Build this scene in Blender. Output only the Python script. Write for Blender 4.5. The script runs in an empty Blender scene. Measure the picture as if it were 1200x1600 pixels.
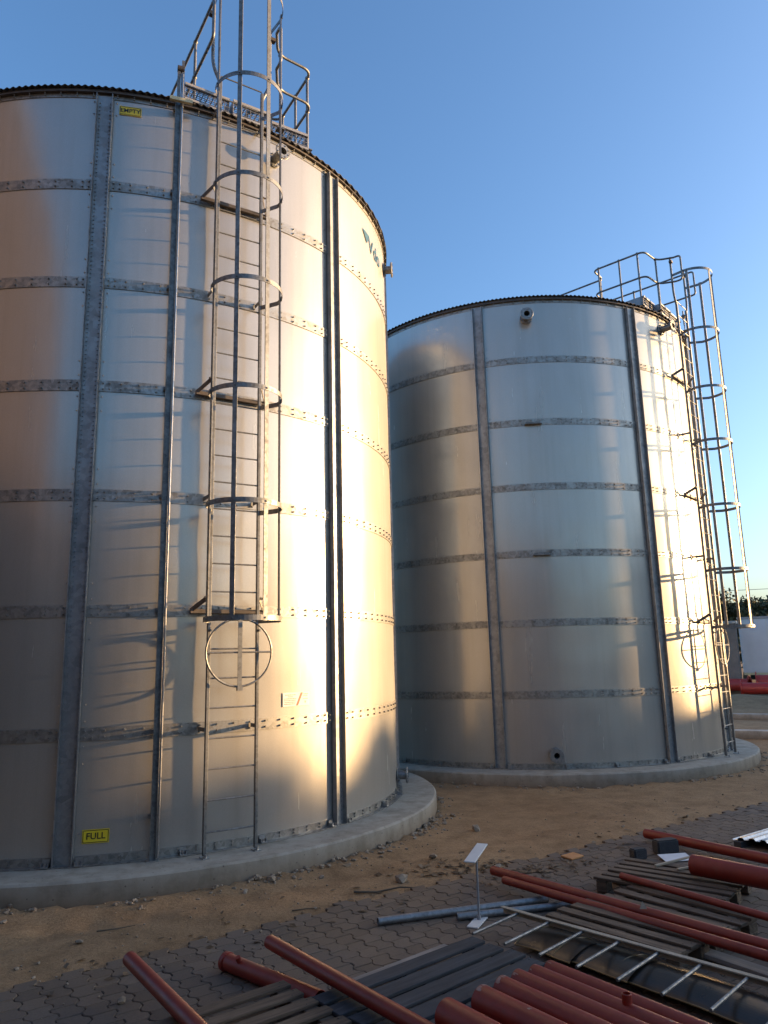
import bpy, bmesh, math, random
from mathutils import Vector, Matrix, noise
PI = math.pi
R_ = math.radians
random.seed(7)
scene = bpy.context.scene
COL = scene.collection

# ------------------------------------------------------------------ tagging
def tag(o, label=None, cat=None, group=None, kind=None):
    if label: o['label'] = label
    if cat: o['category'] = cat
    if group: o['group'] = group
    if kind: o['kind'] = kind
    return o

def empty(name, loc=(0, 0, 0), rz=0.0):
    o = bpy.data.objects.new(name, None)
    o.location = loc; o.rotation_euler = (0, 0, rz)
    o.empty_display_size = 0.1
    COL.objects.link(o)
    return o

# ------------------------------------------------------------------ mesh builder
class MB:
    def __init__(s, flip=False):
        s.v = []; s.f = []; s.sm = []; s.flip = flip
    def quad(s, pts, smooth=False):
        i = len(s.v); s.v += [tuple(p) for p in pts]
        s.f.append(tuple(range(i, i + len(pts)))); s.sm.append(smooth)
    def box(s, c, ex, ey, ez):
        c = Vector(c); ex = Vector(ex); ey = Vector(ey); ez = Vector(ez)
        if ex.cross(ey).dot(ez) < 0: ex = -ex
        i = len(s.v)
        for sz in (-1, 1):
            for sx, sy in ((-1, -1), (1, -1), (1, 1), (-1, 1)):
                s.v.append(tuple(c + ex * sx + ey * sy + ez * sz))
        for f in ((0, 3, 2, 1), (4, 5, 6, 7), (0, 1, 5, 4), (1, 2, 6, 5), (2, 3, 7, 6), (3, 0, 4, 7)):
            s.f.append(tuple(i + k for k in f)); s.sm.append(False)
    def abox(s, x0, x1, y0, y1, z0, z1):
        s.box(((x0 + x1) / 2, (y0 + y1) / 2, (z0 + z1) / 2), ((x1 - x0) / 2, 0, 0), (0, (y1 - y0) / 2, 0), (0, 0, (z1 - z0) / 2))
    def tube(s, pts, r, n=10, cap=True, closed=False, r2=None):
        pts = [Vector(p) for p in pts]; N = len(pts)
        i0 = len(s.v); up = None
        for k, p in enumerate(pts):
            if closed:
                d = (pts[(k + 1) % N] - pts[k - 1]).normalized()
            else:
                a = pts[max(k - 1, 0)]; b = pts[min(k + 1, N - 1)]; d = (b - a).normalized()
            if up is None:
                up = Vector((0, 0, 1)) if abs(d.z) < .9 else Vector((1, 0, 0))
            u = (up - d * up.dot(d)).normalized(); w = d.cross(u); up = u
            rr = r if r2 is None else r + (r2 - r) * k / (N - 1)
            for j in range(n):
                t = 2 * PI * j / n
                s.v.append(tuple(p + (u * math.cos(t) + w * math.sin(t)) * rr))
        for k in range(N if closed else N - 1):
            a = i0 + k * n; b = i0 + ((k + 1) % N) * n
            for j in range(n):
                s.f.append((a + j, a + (j + 1) % n, b + (j + 1) % n, b + j)); s.sm.append(True)
        if cap and not closed:
            s.f.append(tuple(i0 + j for j in reversed(range(n)))); s.sm.append(False)
            s.f.append(tuple(i0 + (N - 1) * n + j for j in range(n))); s.sm.append(False)
    def pipe(s, a, b, ro, ri, n=28):
        """open hollow pipe from a to b"""
        a = Vector(a); b = Vector(b); d = (b - a).normalized()
        up = Vector((0, 0, 1)) if abs(d.z) < .9 else Vector((1, 0, 0))
        u = (up - d * up.dot(d)).normalized(); w = d.cross(u)
        ch = min(.004, (ro - ri) * .3)
        prof = [(a + d * ch, ro), (b - d * ch, ro), (b, ro - ch), (b, ri), (a, ri), (a, ro - ch)]
        i0 = len(s.v)
        for p, r in prof:
            for j in range(n):
                t = 2 * PI * j / n
                s.v.append(tuple(p + (u * math.cos(t) + w * math.sin(t)) * r))
        m = len(prof)
        for k in range(m):
            A = i0 + k * n; B = i0 + ((k + 1) % m) * n
            for j in range(n):
                s.f.append((A + j, A + (j + 1) % n, B + (j + 1) % n, B + j)); s.sm.append(k in (0, 3))
    def strip(s, ra, flat_w, flat_t):
        """flat bar along a path of (point, width direction, thickness direction)"""
        i0 = len(s.v)
        for p, w, t in ra:
            p = Vector(p); w = Vector(w).normalized() * flat_w / 2; t = Vector(t).normalized() * flat_t / 2
            for a, b in ((-1, -1), (1, -1), (1, 1), (-1, 1)):
                s.v.append(tuple(p + w * a + t * b))
        for k in range(len(ra) - 1):
            for j in range(4):
                a = i0 + k * 4 + j; b = i0 + k * 4 + (j + 1) % 4
                s.f.append((a, b, b + 4, a + 4)); s.sm.append(False)
        s.f.append((i0 + 3, i0 + 2, i0 + 1, i0)); s.sm.append(False)
        e = i0 + 4 * (len(ra) - 1)
        s.f.append((e, e + 1, e + 2, e + 3)); s.sm.append(False)
    def bolt(s, p, d, r=.009, h=.012, n=6):
        p = Vector(p); d = Vector(d).normalized()
        up = Vector((0, 0, 1)) if abs(d.z) < .9 else Vector((1, 0, 0))
        u = (up - d * up.dot(d)).normalized(); w = d.cross(u)
        i0 = len(s.v)
        for q, rr in ((p, r), (p + d * h, r * .85)):
            for j in range(n):
                t = 2 * PI * j / n
                s.v.append(tuple(q + (u * math.cos(t) + w * math.sin(t)) * rr))
        for j in range(n):
            s.f.append((i0 + j, i0 + (j + 1) % n, i0 + n + (j + 1) % n, i0 + n + j)); s.sm.append(False)
        s.f.append(tuple(i0 + n + j for j in range(n))); s.sm.append(False)
    def sphere(s, c, r, n=10, m=6):
        c = Vector(c); i0 = len(s.v)
        for k in range(m + 1):
            ph = PI * k / m
            for j in range(n):
                t = 2 * PI * j / n
                s.v.append(tuple(c + Vector((math.sin(ph) * math.cos(t), math.sin(ph) * math.sin(t), math.cos(ph))) * r))
        for k in range(m):
            for j in range(n):
                a = i0 + k * n; b = a + n
                s.f.append((a + j, b + j, b + (j + 1) % n, a + (j + 1) % n)); s.sm.append(True)
    def arc_wall(s, prof, a0, a1, n, close=True, smooth=()):
        """sweep a closed (r,z) profile around the axis between two angles (radians)"""
        full = abs(a1 - a0 - 2 * PI) < 1e-6
        i0 = len(s.v); m = len(prof); cnt = n if full else n + 1
        for k in range(cnt):
            a = a0 + (a1 - a0) * k / n
            for r, z in prof: s.v.append((r * math.cos(a), r * math.sin(a), z))
        for k in range(n):
            A = i0 + k * m; B = i0 + ((k + 1) % cnt) * m
            for j in range(m if close else m - 1):
                j2 = (j + 1) % m
                s.f.append((A + j, B + j, B + j2, A + j2)); s.sm.append(True)
        if not full and close:
            s.f.append(tuple(i0 + j for j in range(m))); s.sm.append(False)
            e = i0 + n * m
            s.f.append(tuple(e + j for j in reversed(range(m)))); s.sm.append(False)
    def mirror_y(s):
        s.v = [(x, -y, z) for x, y, z in s.v]
        s.f = [tuple(reversed(f)) for f in s.f]
    def build(s, name, mat, parent=None, sharp=35, loc=None, bevel=0):
        me = bpy.data.meshes.new(name)
        me.from_pydata(s.v, [], s.f)
        me.polygons.foreach_set('use_smooth', s.sm)
        me.materials.append(mat)
        me.update()
        if sharp and any(s.sm):
            try: me.set_sharp_from_angle(angle=R_(sharp))
            except Exception: pass
        o = bpy.data.objects.new(name, me)
        COL.objects.link(o)
        if parent is not None: o.parent = parent
        if loc: o.location = loc
        if bevel:
            b = o.modifiers.new('bevel', 'BEVEL'); b.width = bevel; b.segments = 1; b.limit_method = 'ANGLE'
        return o

def fillet(pts, r, n=5):
    pts = [Vector(p) for p in pts]; out = [pts[0]]
    for k in range(1, len(pts) - 1):
        p = pts[k]; a = (pts[k - 1] - p); b = (pts[k + 1] - p)
        rr = min(r, a.length * .48, b.length * .48)
        p0 = p + a.normalized() * rr; p1 = p + b.normalized() * rr
        for j in range(n + 1):
            t = j / n
            out.append(p0 * (1 - t) ** 2 + p * 2 * t * (1 - t) + p1 * t * t)
    out.append(pts[-1]); return out

# ------------------------------------------------------------------ materials
def new_mat(name):
    m = bpy.data.materials.new(name); m.use_nodes = True
    nt = m.node_tree; b = nt.nodes['Principled BSDF']
    return m, nt, b
def nd(nt, t, **kw):
    n = nt.nodes.new(t)
    for k, v in kw.items(): setattr(n, k, v)
    return n
def ramp(nt, fac, stops):
    r = nd(nt, 'ShaderNodeValToRGB'); e = r.color_ramp.elements
    while len(e) < len(stops): e.new(.5)
    for el, (p, c) in zip(e, stops):
        el.position = p; el.color = (*c, 1) if len(c) == 3 else c
    nt.links.new(fac, r.inputs[0]); return r
def coords(nt, scale=(1, 1, 1), kind='Object'):
    tc = nd(nt, 'ShaderNodeTexCoord'); mp = nd(nt, 'ShaderNodeMapping')
    mp.inputs['Scale'].default_value = scale
    nt.links.new(tc.outputs[kind], mp.inputs[0]); return mp.outputs[0]
def noise_tex(nt, vec, scale, detail=4, rough=.55):
    n = nd(nt, 'ShaderNodeTexNoise'); n.inputs['Scale'].default_value = scale
    n.inputs['Detail'].default_value = detail; n.inputs['Roughness'].default_value = rough
    nt.links.new(vec, n.inputs['Vector']); return n.outputs['Fac']
def bump(nt, b, h, strength, dist):
    n = nd(nt, 'ShaderNodeBump'); n.inputs['Strength'].default_value = strength; n.inputs['Distance'].default_value = dist
    nt.links.new(h, n.inputs['Height']); nt.links.new(n.outputs[0], b.inputs['Normal']); return n
def simple(name, c0, c1, scale=6, rough=.6, metal=0.0, bstr=.2, bdist=.004, stretch=(1, 1, 1), rvar=.1, detail=5, kind='Object', spec=.5):
    m, nt, b = new_mat(name)
    v = coords(nt, stretch, kind)
    f = noise_tex(nt, v, scale, detail)
    r = ramp(nt, f, [(.3, c0), (.7, c1)])
    nt.links.new(r.outputs[0], b.inputs['Base Color'])
    b.inputs['Metallic'].default_value = metal
    b.inputs['Specular IOR Level'].default_value = spec
    mr = nd(nt, 'ShaderNodeMapRange'); mr.inputs[3].default_value = rough - rvar; mr.inputs[4].default_value = rough + rvar
    nt.links.new(f, mr.inputs[0]); nt.links.new(mr.outputs[0], b.inputs['Roughness'])
    if bstr: bump(nt, b, noise_tex(nt, v, scale * 6, 4), bstr, bdist)
    return m

def shell_material():
    m, nt, b = new_mat('aluzinc_shell')
    v = coords(nt)
    f = noise_tex(nt, coords(nt, (1, 1, .35)), 1.6, 4)
    fine = noise_tex(nt, v, 90, 3)
    r = ramp(nt, f, [(.3, (.47, .448, .41)), (.7, (.53, .508, .468))])
    mx = nd(nt, 'ShaderNodeMixRGB', blend_type='MULTIPLY'); mx.inputs[0].default_value = .35
    rf = ramp(nt, fine, [(.35, (.8, .8, .8)), (.65, (1, 1, 1))])
    nt.links.new(r.outputs[0], mx.inputs[1]); nt.links.new(rf.outputs[0], mx.inputs[2])
    stn = noise_tex(nt, coords(nt, (6, 6, .12)), 1.5, 6, .65)
    rst = ramp(nt, stn, [(.34, (.84, .83, .81)), (.52, (1, 1, 1))])
    mst = nd(nt, 'ShaderNodeMixRGB', blend_type='MULTIPLY'); mst.inputs[0].default_value = .28
    nt.links.new(mx.outputs[0], mst.inputs[1]); nt.links.new(rst.outputs[0], mst.inputs[2]); mx = mst
    out = nt.nodes['Material Output']
    # sharp metallic lobe + broad lobe + matt oxide film
    g1 = nd(nt, 'ShaderNodeBsdfAnisotropic'); g1.distribution = 'GGX'
    g1.inputs['Roughness'].default_value = .17
    rv = nd(nt, 'ShaderNodeMapRange'); rv.inputs[1].default_value = .3; rv.inputs[2].default_value = .7; rv.inputs[3].default_value = .20; rv.inputs[4].default_value = .28
    nt.links.new(noise_tex(nt, coords(nt, (2.2, 2.2, .25)), 2.4, 6, .6), rv.inputs[0]); nt.links.new(rv.outputs[0], g1.inputs['Roughness'])
    g2 = nd(nt, 'ShaderNodeBsdfAnisotropic'); g2.distribution = 'GGX'
    g2.inputs['Roughness'].default_value = .52
    df = nd(nt, 'ShaderNodeBsdfDiffuse')
    bp = nd(nt, 'ShaderNodeBump'); bp.inputs['Strength'].default_value = .25; bp.inputs['Distance'].default_value = .012
    wob = noise_tex(nt, coords(nt, (1, 1, .5)), 1.7, 2)
    nt.links.new(wob, bp.inputs['Height'])
    for g in (g1, g2, df):
        nt.links.new(mx.outputs[0], g.inputs['Color']); nt.links.new(bp.outputs[0], g.inputs['Normal'])
    m1 = nd(nt, 'ShaderNodeMixShader'); m1.inputs[0].default_value = .36
    nt.links.new(g1.outputs[0], m1.inputs[1]); nt.links.new(g2.outputs[0], m1.inputs[2])
    m2 = nd(nt, 'ShaderNodeMixShader'); m2.inputs[0].default_value = .32
    nt.links.new(m1.outputs[0], m2.inputs[1]); nt.links.new(df.outputs[0], m2.inputs[2])
    nt.links.new(m2.outputs[0], out.inputs['Surface'])
    return m

def galv_material(name, c0, c1, scale=14, rough=.42, metal=.85):
    m, nt, b = new_mat(name)
    v = coords(nt)
    vo = nd(nt, 'ShaderNodeTexVoronoi'); vo.inputs['Scale'].default_value = scale * 2.2
    wn = nd(nt, 'ShaderNodeTexNoise'); wn.inputs['Scale'].default_value = scale * .35; wn.inputs['Detail'].default_value = 6; wn.inputs['Roughness'].default_value = .7
    nt.links.new(v, vo.inputs['Vector']); nt.links.new(v, wn.inputs['Vector'])
    bw = nd(nt, 'ShaderNodeRGBToBW'); nt.links.new(vo.outputs['Color'], bw.inputs[0])
    ma = nd(nt, 'ShaderNodeMath', operation='MULTIPLY_ADD'); ma.inputs[1].default_value = .35
    nt.links.new(bw.outputs[0], ma.inputs[0]); nt.links.new(wn.outputs['Fac'], ma.inputs[2])
    r = ramp(nt, ma.outputs[0], [(.42, c0), (.85, c1)])
    nt.links.new(r.outputs[0], b.inputs['Base Color'])
    b.inputs['Metallic'].default_value = metal
    mr = nd(nt, 'ShaderNodeMapRange'); mr.inputs[1].default_value = .4; mr.inputs[2].default_value = .9
    mr.inputs[3].default_value = rough + .12; mr.inputs[4].default_value = rough - .08
    nt.links.new(ma.outputs[0], mr.inputs[0]); nt.links.new(mr.outputs[0], b.inputs['Roughness'])
    return m

def paver_material():
    m, nt, b = new_mat('concrete_paver')
    v = coords(nt)
    geo = nd(nt, 'ShaderNodeNewGeometry')
    n1 = noise_tex(nt, v, 1.1, 5); n2 = noise_tex(nt, v, 70, 5)
    r = ramp(nt, geo.outputs['Random Per Island'], [(0, (.090, .068, .053)), (.35, (.122, .093, .072)), (.7, (.138, .105, .080)), (1, (.165, .122, .090))])
    mx = nd(nt, 'ShaderNodeMixRGB', blend_type='MIX')
    rr = ramp(nt, n1, [(.40, (0, 0, 0)), (.62, (1, 1, 1))])
    sc = nd(nt, 'ShaderNodeMath', operation='MULTIPLY'); sc.inputs[1].default_value = .55
    nt.links.new(rr.outputs[0], sc.inputs[0]); nt.links.new(sc.outputs[0], mx.inputs[0])
    nt.links.new(r.outputs[0], mx.inputs[1]); mx.inputs[2].default_value = (.17, .11, .062, 1)
    m2 = nd(nt, 'ShaderNodeMixRGB', blend_type='MULTIPLY'); m2.inputs[0].default_value = .6
    r2 = ramp(nt, n2, [(.3, (.6, .6, .6)), (.65, (1, 1, 1))])
    nt.links.new(mx.outputs[0], m2.inputs[1]); nt.links.new(r2.outputs[0], m2.inputs[2])
    nt.links.new(m2.outputs[0], b.inputs['Base Color'])
    b.inputs['Roughness'].default_value = .85
    bump(nt, b, n2, .5, .003)
    return m

def dirt_material():
    m, nt, b = new_mat('bare_dirt')
    v = coords(nt)
    n1 = noise_tex(nt, v, .35, 5, .6); n2 = noise_tex(nt, v, 3.0, 8, .7); n3 = noise_tex(nt, v, 40, 6, .7)
    r = ramp(nt, n1, [(.32, (.29, .18, .095)), (.55, (.37, .24, .130)), (.75, (.43, .30, .17))])
    r2 = ramp(nt, n2, [(.35, (.62, .60, .58)), (.6, (1, 1, 1))])
    m1 = nd(nt, 'ShaderNodeMixRGB', blend_type='MULTIPLY'); m1.inputs[0].default_value = .8
    nt.links.new(r.outputs[0], m1.inputs[1]); nt.links.new(r2.outputs[0], m1.inputs[2])
    r3 = ramp(nt, n3, [(.35, (.55, .53, .5)), (.6, (1, 1, 1))])
    m2 = nd(nt, 'ShaderNodeMixRGB', blend_type='MULTIPLY'); m2.inputs[0].default_value = .55
    nt.links.new(m1.outputs[0], m2.inputs[1]); nt.links.new(r3.outputs[0], m2.inputs[2])
    nt.links.new(m2.outputs[0], b.inputs['Base Color'])
    b.inputs['Roughness'].default_value = .95; b.inputs['Specular IOR Level'].default_value = .2
    ad = nd(nt, 'ShaderNodeMath', operation='MULTIPLY_ADD'); ad.inputs[1].default_value = 2.5
    nt.links.new(n2, ad.inputs[0]); nt.links.new(n3, ad.inputs[2])
    bump(nt, b, ad.outputs[0], .8, .012)
    return m

def wood_material(name, c0, c1, c2):
    m, nt, b = new_mat(name)
    v = coords(nt, (1, 1, 1))
    tc = nt.nodes[-2] if False else None
    geo = nd(nt, 'ShaderNodeNewGeometry')
    mp = coords(nt, (.9, 11, 11))
    off = nd(nt, 'ShaderNodeVectorMath', operation='ADD')
    sc = nd(nt, 'ShaderNodeMath', operation='MULTIPLY'); sc.inputs[1].default_value = 37
    nt.links.new(geo.outputs['Random Per Island'], sc.inputs[0])
    nt.links.new(mp, off.inputs[0]); nt.links.new(sc.outputs[0], off.inputs[1])
    f = noise_tex(nt, off.outputs[0], 3.2, 7, .65)
    st = noise_tex(nt, v, 2.2, 5, .6)
    r = ramp(nt, f, [(.28, c0), (.52, c1), (.75, c2)])
    rs = ramp(nt, st, [(.35, (.45, .45, .45)), (.62, (1, 1, 1))])
    mx = nd(nt, 'ShaderNodeMixRGB', blend_type='MULTIPLY'); mx.inputs[0].default_value = .6
    nt.links.new(r.outputs[0], mx.inputs[1]); nt.links.new(rs.outputs[0], mx.inputs[2])
    ri = ramp(nt, geo.outputs['Random Per Island'], [(0, (.7, .7, .7)), (1, (1.15, 1.12, 1.1))])
    m2 = nd(nt, 'ShaderNodeMixRGB', blend_type='MULTIPLY'); m2.inputs[0].default_value = 1
    nt.links.new(mx.outputs[0], m2.inputs[1]); nt.links.new(ri.outputs[0], m2.inputs[2])
    nt.links.new(m2.outputs[0], b.inputs['Base Color']); b.inputs['Roughness'].default_value = .85
    bump(nt, b, f, .6, .004)
    return m

def primer_material():
    m, nt, b = new_mat('red_primer')
    v = coords(nt)
    f = noise_tex(nt, v, 5, 6, .65); sp = noise_tex(nt, v, 38, 6, .7)
    r = ramp(nt, f, [(.3, (.165, .014, .007)), (.55, (.225, .021, .010)), (.75, (.27, .034, .018))])
    k = ramp(nt, sp, [(.66, (0, 0, 0)), (.74, (1, 1, 1))])
    q = nd(nt, 'ShaderNodeMath', operation='MULTIPLY'); q.inputs[1].default_value = .55
    nt.links.new(k.outputs[0], q.inputs[0])
    mx = nd(nt, 'ShaderNodeMixRGB'); nt.links.new(q.outputs[0], mx.inputs[0])
    nt.links.new(r.outputs[0], mx.inputs[1]); mx.inputs[2].default_value = (.25, .14, .10, 1)
    nt.links.new(mx.outputs[0], b.inputs['Base Color'])
    sc_ = noise_tex(nt, coords(nt, (1, 1, 1)), 11, 8, .75)
    k2 = ramp(nt, sc_, [(.54, (0, 0, 0)), (.74, (.5, .5, .5))])
    m2 = nd(nt, 'ShaderNodeMixRGB'); nt.links.new(k2.outputs[0], m2.inputs[0]); nt.links.new(mx.outputs[0], m2.inputs[1]); m2.inputs[2].default_value = (.17, .058, .036, 1)
    nt.links.new(m2.outputs[0], b.inputs['Base Color'])
    mr = nd(nt, 'ShaderNodeMapRange'); mr.inputs[3].default_value = .30; mr.inputs[4].default_value = .60
    nt.links.new(sc_, mr.inputs[0]); nt.links.new(mr.outputs[0], b.inputs['Roughness'])
    bump(nt, b, sp, .15, .002)
    return m

def concrete_material(name, c0, c1):
    m, nt, b = new_mat(name)
    v = coords(nt)
    n1 = noise_tex(nt, v, 1.3, 6, .65); n2 = noise_tex(nt, v, 45, 5)
    st = noise_tex(nt, coords(nt, (3, 3, .4)), 2.5, 5)
    r = ramp(nt, n1, [(.3, c0), (.7, c1)])
    rs = ramp(nt, st, [(.3, (.72, .70, .67)), (.6, (1, 1, 1))])
    mx = nd(nt, 'ShaderNodeMixRGB', blend_type='MULTIPLY'); mx.inputs[0].default_value = .7
    nt.links.new(r.outputs[0], mx.inputs[1]); nt.links.new(rs.outputs[0], mx.inputs[2])
    # dirt splash low down, spread up the sides to paint in their shade
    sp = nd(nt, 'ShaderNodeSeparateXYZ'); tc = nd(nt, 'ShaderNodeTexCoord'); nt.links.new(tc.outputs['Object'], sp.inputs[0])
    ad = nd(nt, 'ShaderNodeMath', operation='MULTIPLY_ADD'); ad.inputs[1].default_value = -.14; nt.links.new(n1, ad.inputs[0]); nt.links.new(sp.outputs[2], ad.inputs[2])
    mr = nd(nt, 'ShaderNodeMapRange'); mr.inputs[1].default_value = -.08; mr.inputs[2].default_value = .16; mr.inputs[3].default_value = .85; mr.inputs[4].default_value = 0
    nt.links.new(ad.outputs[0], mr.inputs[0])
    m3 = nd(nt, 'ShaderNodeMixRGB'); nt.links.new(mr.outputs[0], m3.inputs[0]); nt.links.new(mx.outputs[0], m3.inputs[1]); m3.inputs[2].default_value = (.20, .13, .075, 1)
    vo = nd(nt, 'ShaderNodeTexVoronoi'); vo.inputs['Scale'].default_value = 13; nt.links.new(v, vo.inputs['Vector'])
    rp = ramp(nt, vo.outputs['Distance'], [(.06, (.35, .33, .30)), (.13, (1, 1, 1))])
    bl = noise_tex(nt, v, 3.4, 7, .7); rb = ramp(nt, bl, [(.36, (.66, .64, .60)), (.55, (1, 1, 1))])
    m4 = nd(nt, 'ShaderNodeMixRGB', blend_type='MULTIPLY'); m4.inputs[0].default_value = .8
    nt.links.new(m3.outputs[0], m4.inputs[1]); nt.links.new(rp.outputs[0], m4.inputs[2])
    m5 = nd(nt, 'ShaderNodeMixRGB', blend_type='MULTIPLY'); m5.inputs[0].default_value = .75
    nt.links.new(m4.outputs[0], m5.inputs[1]); nt.links.new(rb.outputs[0], m5.inputs[2])
    nt.links.new(m5.outputs[0], b.inputs['Base Color']); b.inputs['Roughness'].default_value = .85
    bump(nt, b, n2, .35, .004)
    return m

def brick_material():
    m, nt, b = new_mat('brown_brick')
    v = coords(nt, (1, 1, 1), 'Object')
    mp = nd(nt, 'ShaderNodeCombineXYZ'); sp = nd(nt, 'ShaderNodeSeparateXYZ'); nt.links.new(v, sp.inputs[0])
    a = nd(nt, 'ShaderNodeMath', operation='ADD'); nt.links.new(sp.outputs[0], a.inputs[0]); nt.links.new(sp.outputs[1], a.inputs[1])
    nt.links.new(a.outputs[0], mp.inputs[0]); nt.links.new(sp.outputs[2], mp.inputs[1])
    br = nd(nt, 'ShaderNodeTexBrick'); br.inputs['Scale'].default_value = 4.4
    br.inputs['Color1'].default_value = (.105, .055, .032, 1); br.inputs['Color2'].default_value = (.08, .042, .026, 1); br.inputs['Mortar'].default_value = (.17, .13, .10, 1)
    nt.links.new(mp.outputs[0], br.inputs['Vector']); nt.links.new(br.outputs[0], b.inputs['Base Color']); b.inputs['Roughness'].default_value = .9
    return m

def foliage_material(name, c0, c1, c2):
    m, nt, b = new_mat(name)
    geo = nd(nt, 'ShaderNodeNewGeometry')
    r = ramp(nt, geo.outputs['Random Per Island'], [(0, c0), (.5, c1), (1, c2)])
    nt.links.new(r.outputs[0], b.inputs['Base Color']); b.inputs['Roughness'].default_value = .6
    b.inputs['Specular IOR Level'].default_value = .25
    return m

M = {}
M['shell'] = shell_material()
M['band'] = galv_material('galvanised_strap', (.17, .163, .150), (.38, .368, .345), 13, .44, .72)
M['stiff'] = galv_material('galvanised_channel', (.21, .213, .216), (.33, .333, .335), 9, .50, .65)
M['galv'] = galv_material('galvanised_steel', (.13, .13, .128), (.24, .24, .235), 16, .52, .75)
M['bright'] = galv_material('bright_zinc', (.30, .305, .31), (.46, .465, .47), 20, .36, .9)
M['dullzinc'] = galv_material('dull_zinc', (.19, .19, .19), (.30, .30, .295), 18, .5, .75)
M['scuff'] = simple('worn_primer', (.30, .16, .12), (.42, .27, .21), 30, .8)
M['rim'] = simple('dark_steel_rim', (.070, .058, .050), (.12, .10, .088), 9, .55, .35)
M['roof'] = simple('dark_roof_sheet', (.09, .09, .098), (.15, .15, .158), 5, .45, .4)
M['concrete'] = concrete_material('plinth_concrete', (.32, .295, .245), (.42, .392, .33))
M['kerbconc'] = concrete_material('kerb_concrete', (.46, .43, .385), (.58, .55, .50))
M['dirt'] = dirt_material()
M['paver'] = paver_material()
M['stone'] = simple('rubble_stone', (.17, .125, .085), (.36, .29, .21), 7, .9, 0, .6, .006)
M['red'] = primer_material()
M['redfar'] = simple('bright_red_paint', (.42, .028, .018), (.50, .040, .024), 4, .45)
M['wood'] = wood_material('weathered_pallet_wood', (.055, .037, .024), (.115, .080, .052), (.18, .135, .092))
M['darkwood'] = wood_material('blackened_pallet_wood', (.014, .018, .024), (.028, .036, .046), (.055, .066, .078))
M['plank'] = wood_material('grey_plank_wood', (.15, .13, .11), (.25, .22, .19), (.33, .30, .26))
M['palewood'] = wood_material('pale_timber', (.30, .25, .18), (.42, .36, .27), (.52, .46, .36))
M['sheet'] = simple('dark_sheet_metal', (.020, .017, .014), (.050, .040, .030), 3, .30, .25, .15, .004)
M['edge'] = simple('worn_sheet_edge', (.16, .10, .04), (.26, .17, .07), 6, .5, .3)
M['yellow'] = simple('yellow_plate', (.68, .50, .02), (.76, .58, .035), 12, .42, 0, .05)
M['black'] = simple('black_lettering', (.012, .012, .012), (.018, .018, .018), 12, .5, 0, 0)
M['teal'] = simple('teal_lettering', (.015, .085, .12), (.02, .10, .14), 12, .4, 0, 0)
M['label'] = simple('pale_label', (.62, .60, .56), (.70, .68, .64), 10, .45, 0, 0)
M['labelred'] = simple('red_stripe', (.52, .07, .04), (.56, .09, .05), 12, .45, 0, 0)
M['labelink'] = simple('grey_ink', (.20, .18, .16), (.26, .24, .21), 12, .5, 0, 0)
M['cream'] = simple('cream_bracket', (.62, .52, .30), (.70, .60, .38), 10, .5)
M['white'] = simple('white_panel', (.60, .60, .61), (.68, .68, .69), 2, .5, 0, .05)
M['grey'] = simple('grey_metal', (.26, .26, .27), (.36, .36, .37), 5, .5, .3)
M['tyre'] = simple('tyre_rubber', (.018, .018, .018), (.03, .03, .03), 10, .85)
M['block'] = simple('charcoal_block', (.030, .030, .033), (.055, .054, .056), 14, .9, 0, .7, .006)
M['paper'] = simple('white_paper', (.62, .62, .62), (.72, .72, .72), 6, .7)
M['cardboard'] = simple('orange_tile', (.42, .19, .07), (.50, .25, .10), 9, .85)
M['brick'] = brick_material()
M['bark'] = simple('tree_bark', (.06, .045, .03), (.11, .085, .06), 6, .9)
M['leaf1'] = foliage_material('olive_foliage', (.034, .036, .014), (.062, .060, .022), (.10, .09, .034))
M['leaf2'] = foliage_material('dark_foliage', (.022, .032, .014), (.042, .055, .022), (.07, .078, .032))
M['dryleaf'] = foliage_material('dry_litter', (.07, .045, .025), (.14, .09, .05), (.22, .16, .10))
M['plaster'] = simple('beige_plaster', (.42, .36, .28), (.50, .44, .35), 1.5, .9)
M['cladding'] = simple('brown_cladding', (.050, .034, .024), (.075, .052, .037), 2, .8)
M['pillarbrick'] = simple('pillar_render', (.20, .15, .12), (.28, .22, .18), 3, .9)
M['brownplaster'] = simple('brown_plaster', (.24, .20, .16), (.30, .26, .21), 1.5, .9)
M['slab'] = simple('roof_steel', (.20, .19, .18), (.27, .26, .25), 2, .6, .2)
M['cable'] = simple('cable_black', (.02, .02, .02), (.03, .03, .03), 5, .6)
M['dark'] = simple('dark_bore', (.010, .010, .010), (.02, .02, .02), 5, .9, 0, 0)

# ------------------------------------------------------------------ dimensions
HP = 0.212           # plinth height
RT = 3.823           # tank radius
RPL = 4.371          # plinth radius
RING = 1.2           # height of a wall ring
HT = 8.377           # wall height
C1 = (-3.727, 11.27); C2 = (3.111, 16.654)
A1 = R_(-58.4); A2 = R_(-41.4)

# ------------------------------------------------------------------ tank
def pol(r, deg, z):
    a = R_(deg); return Vector((r * math.cos(a), r * math.sin(a), z))

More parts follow.
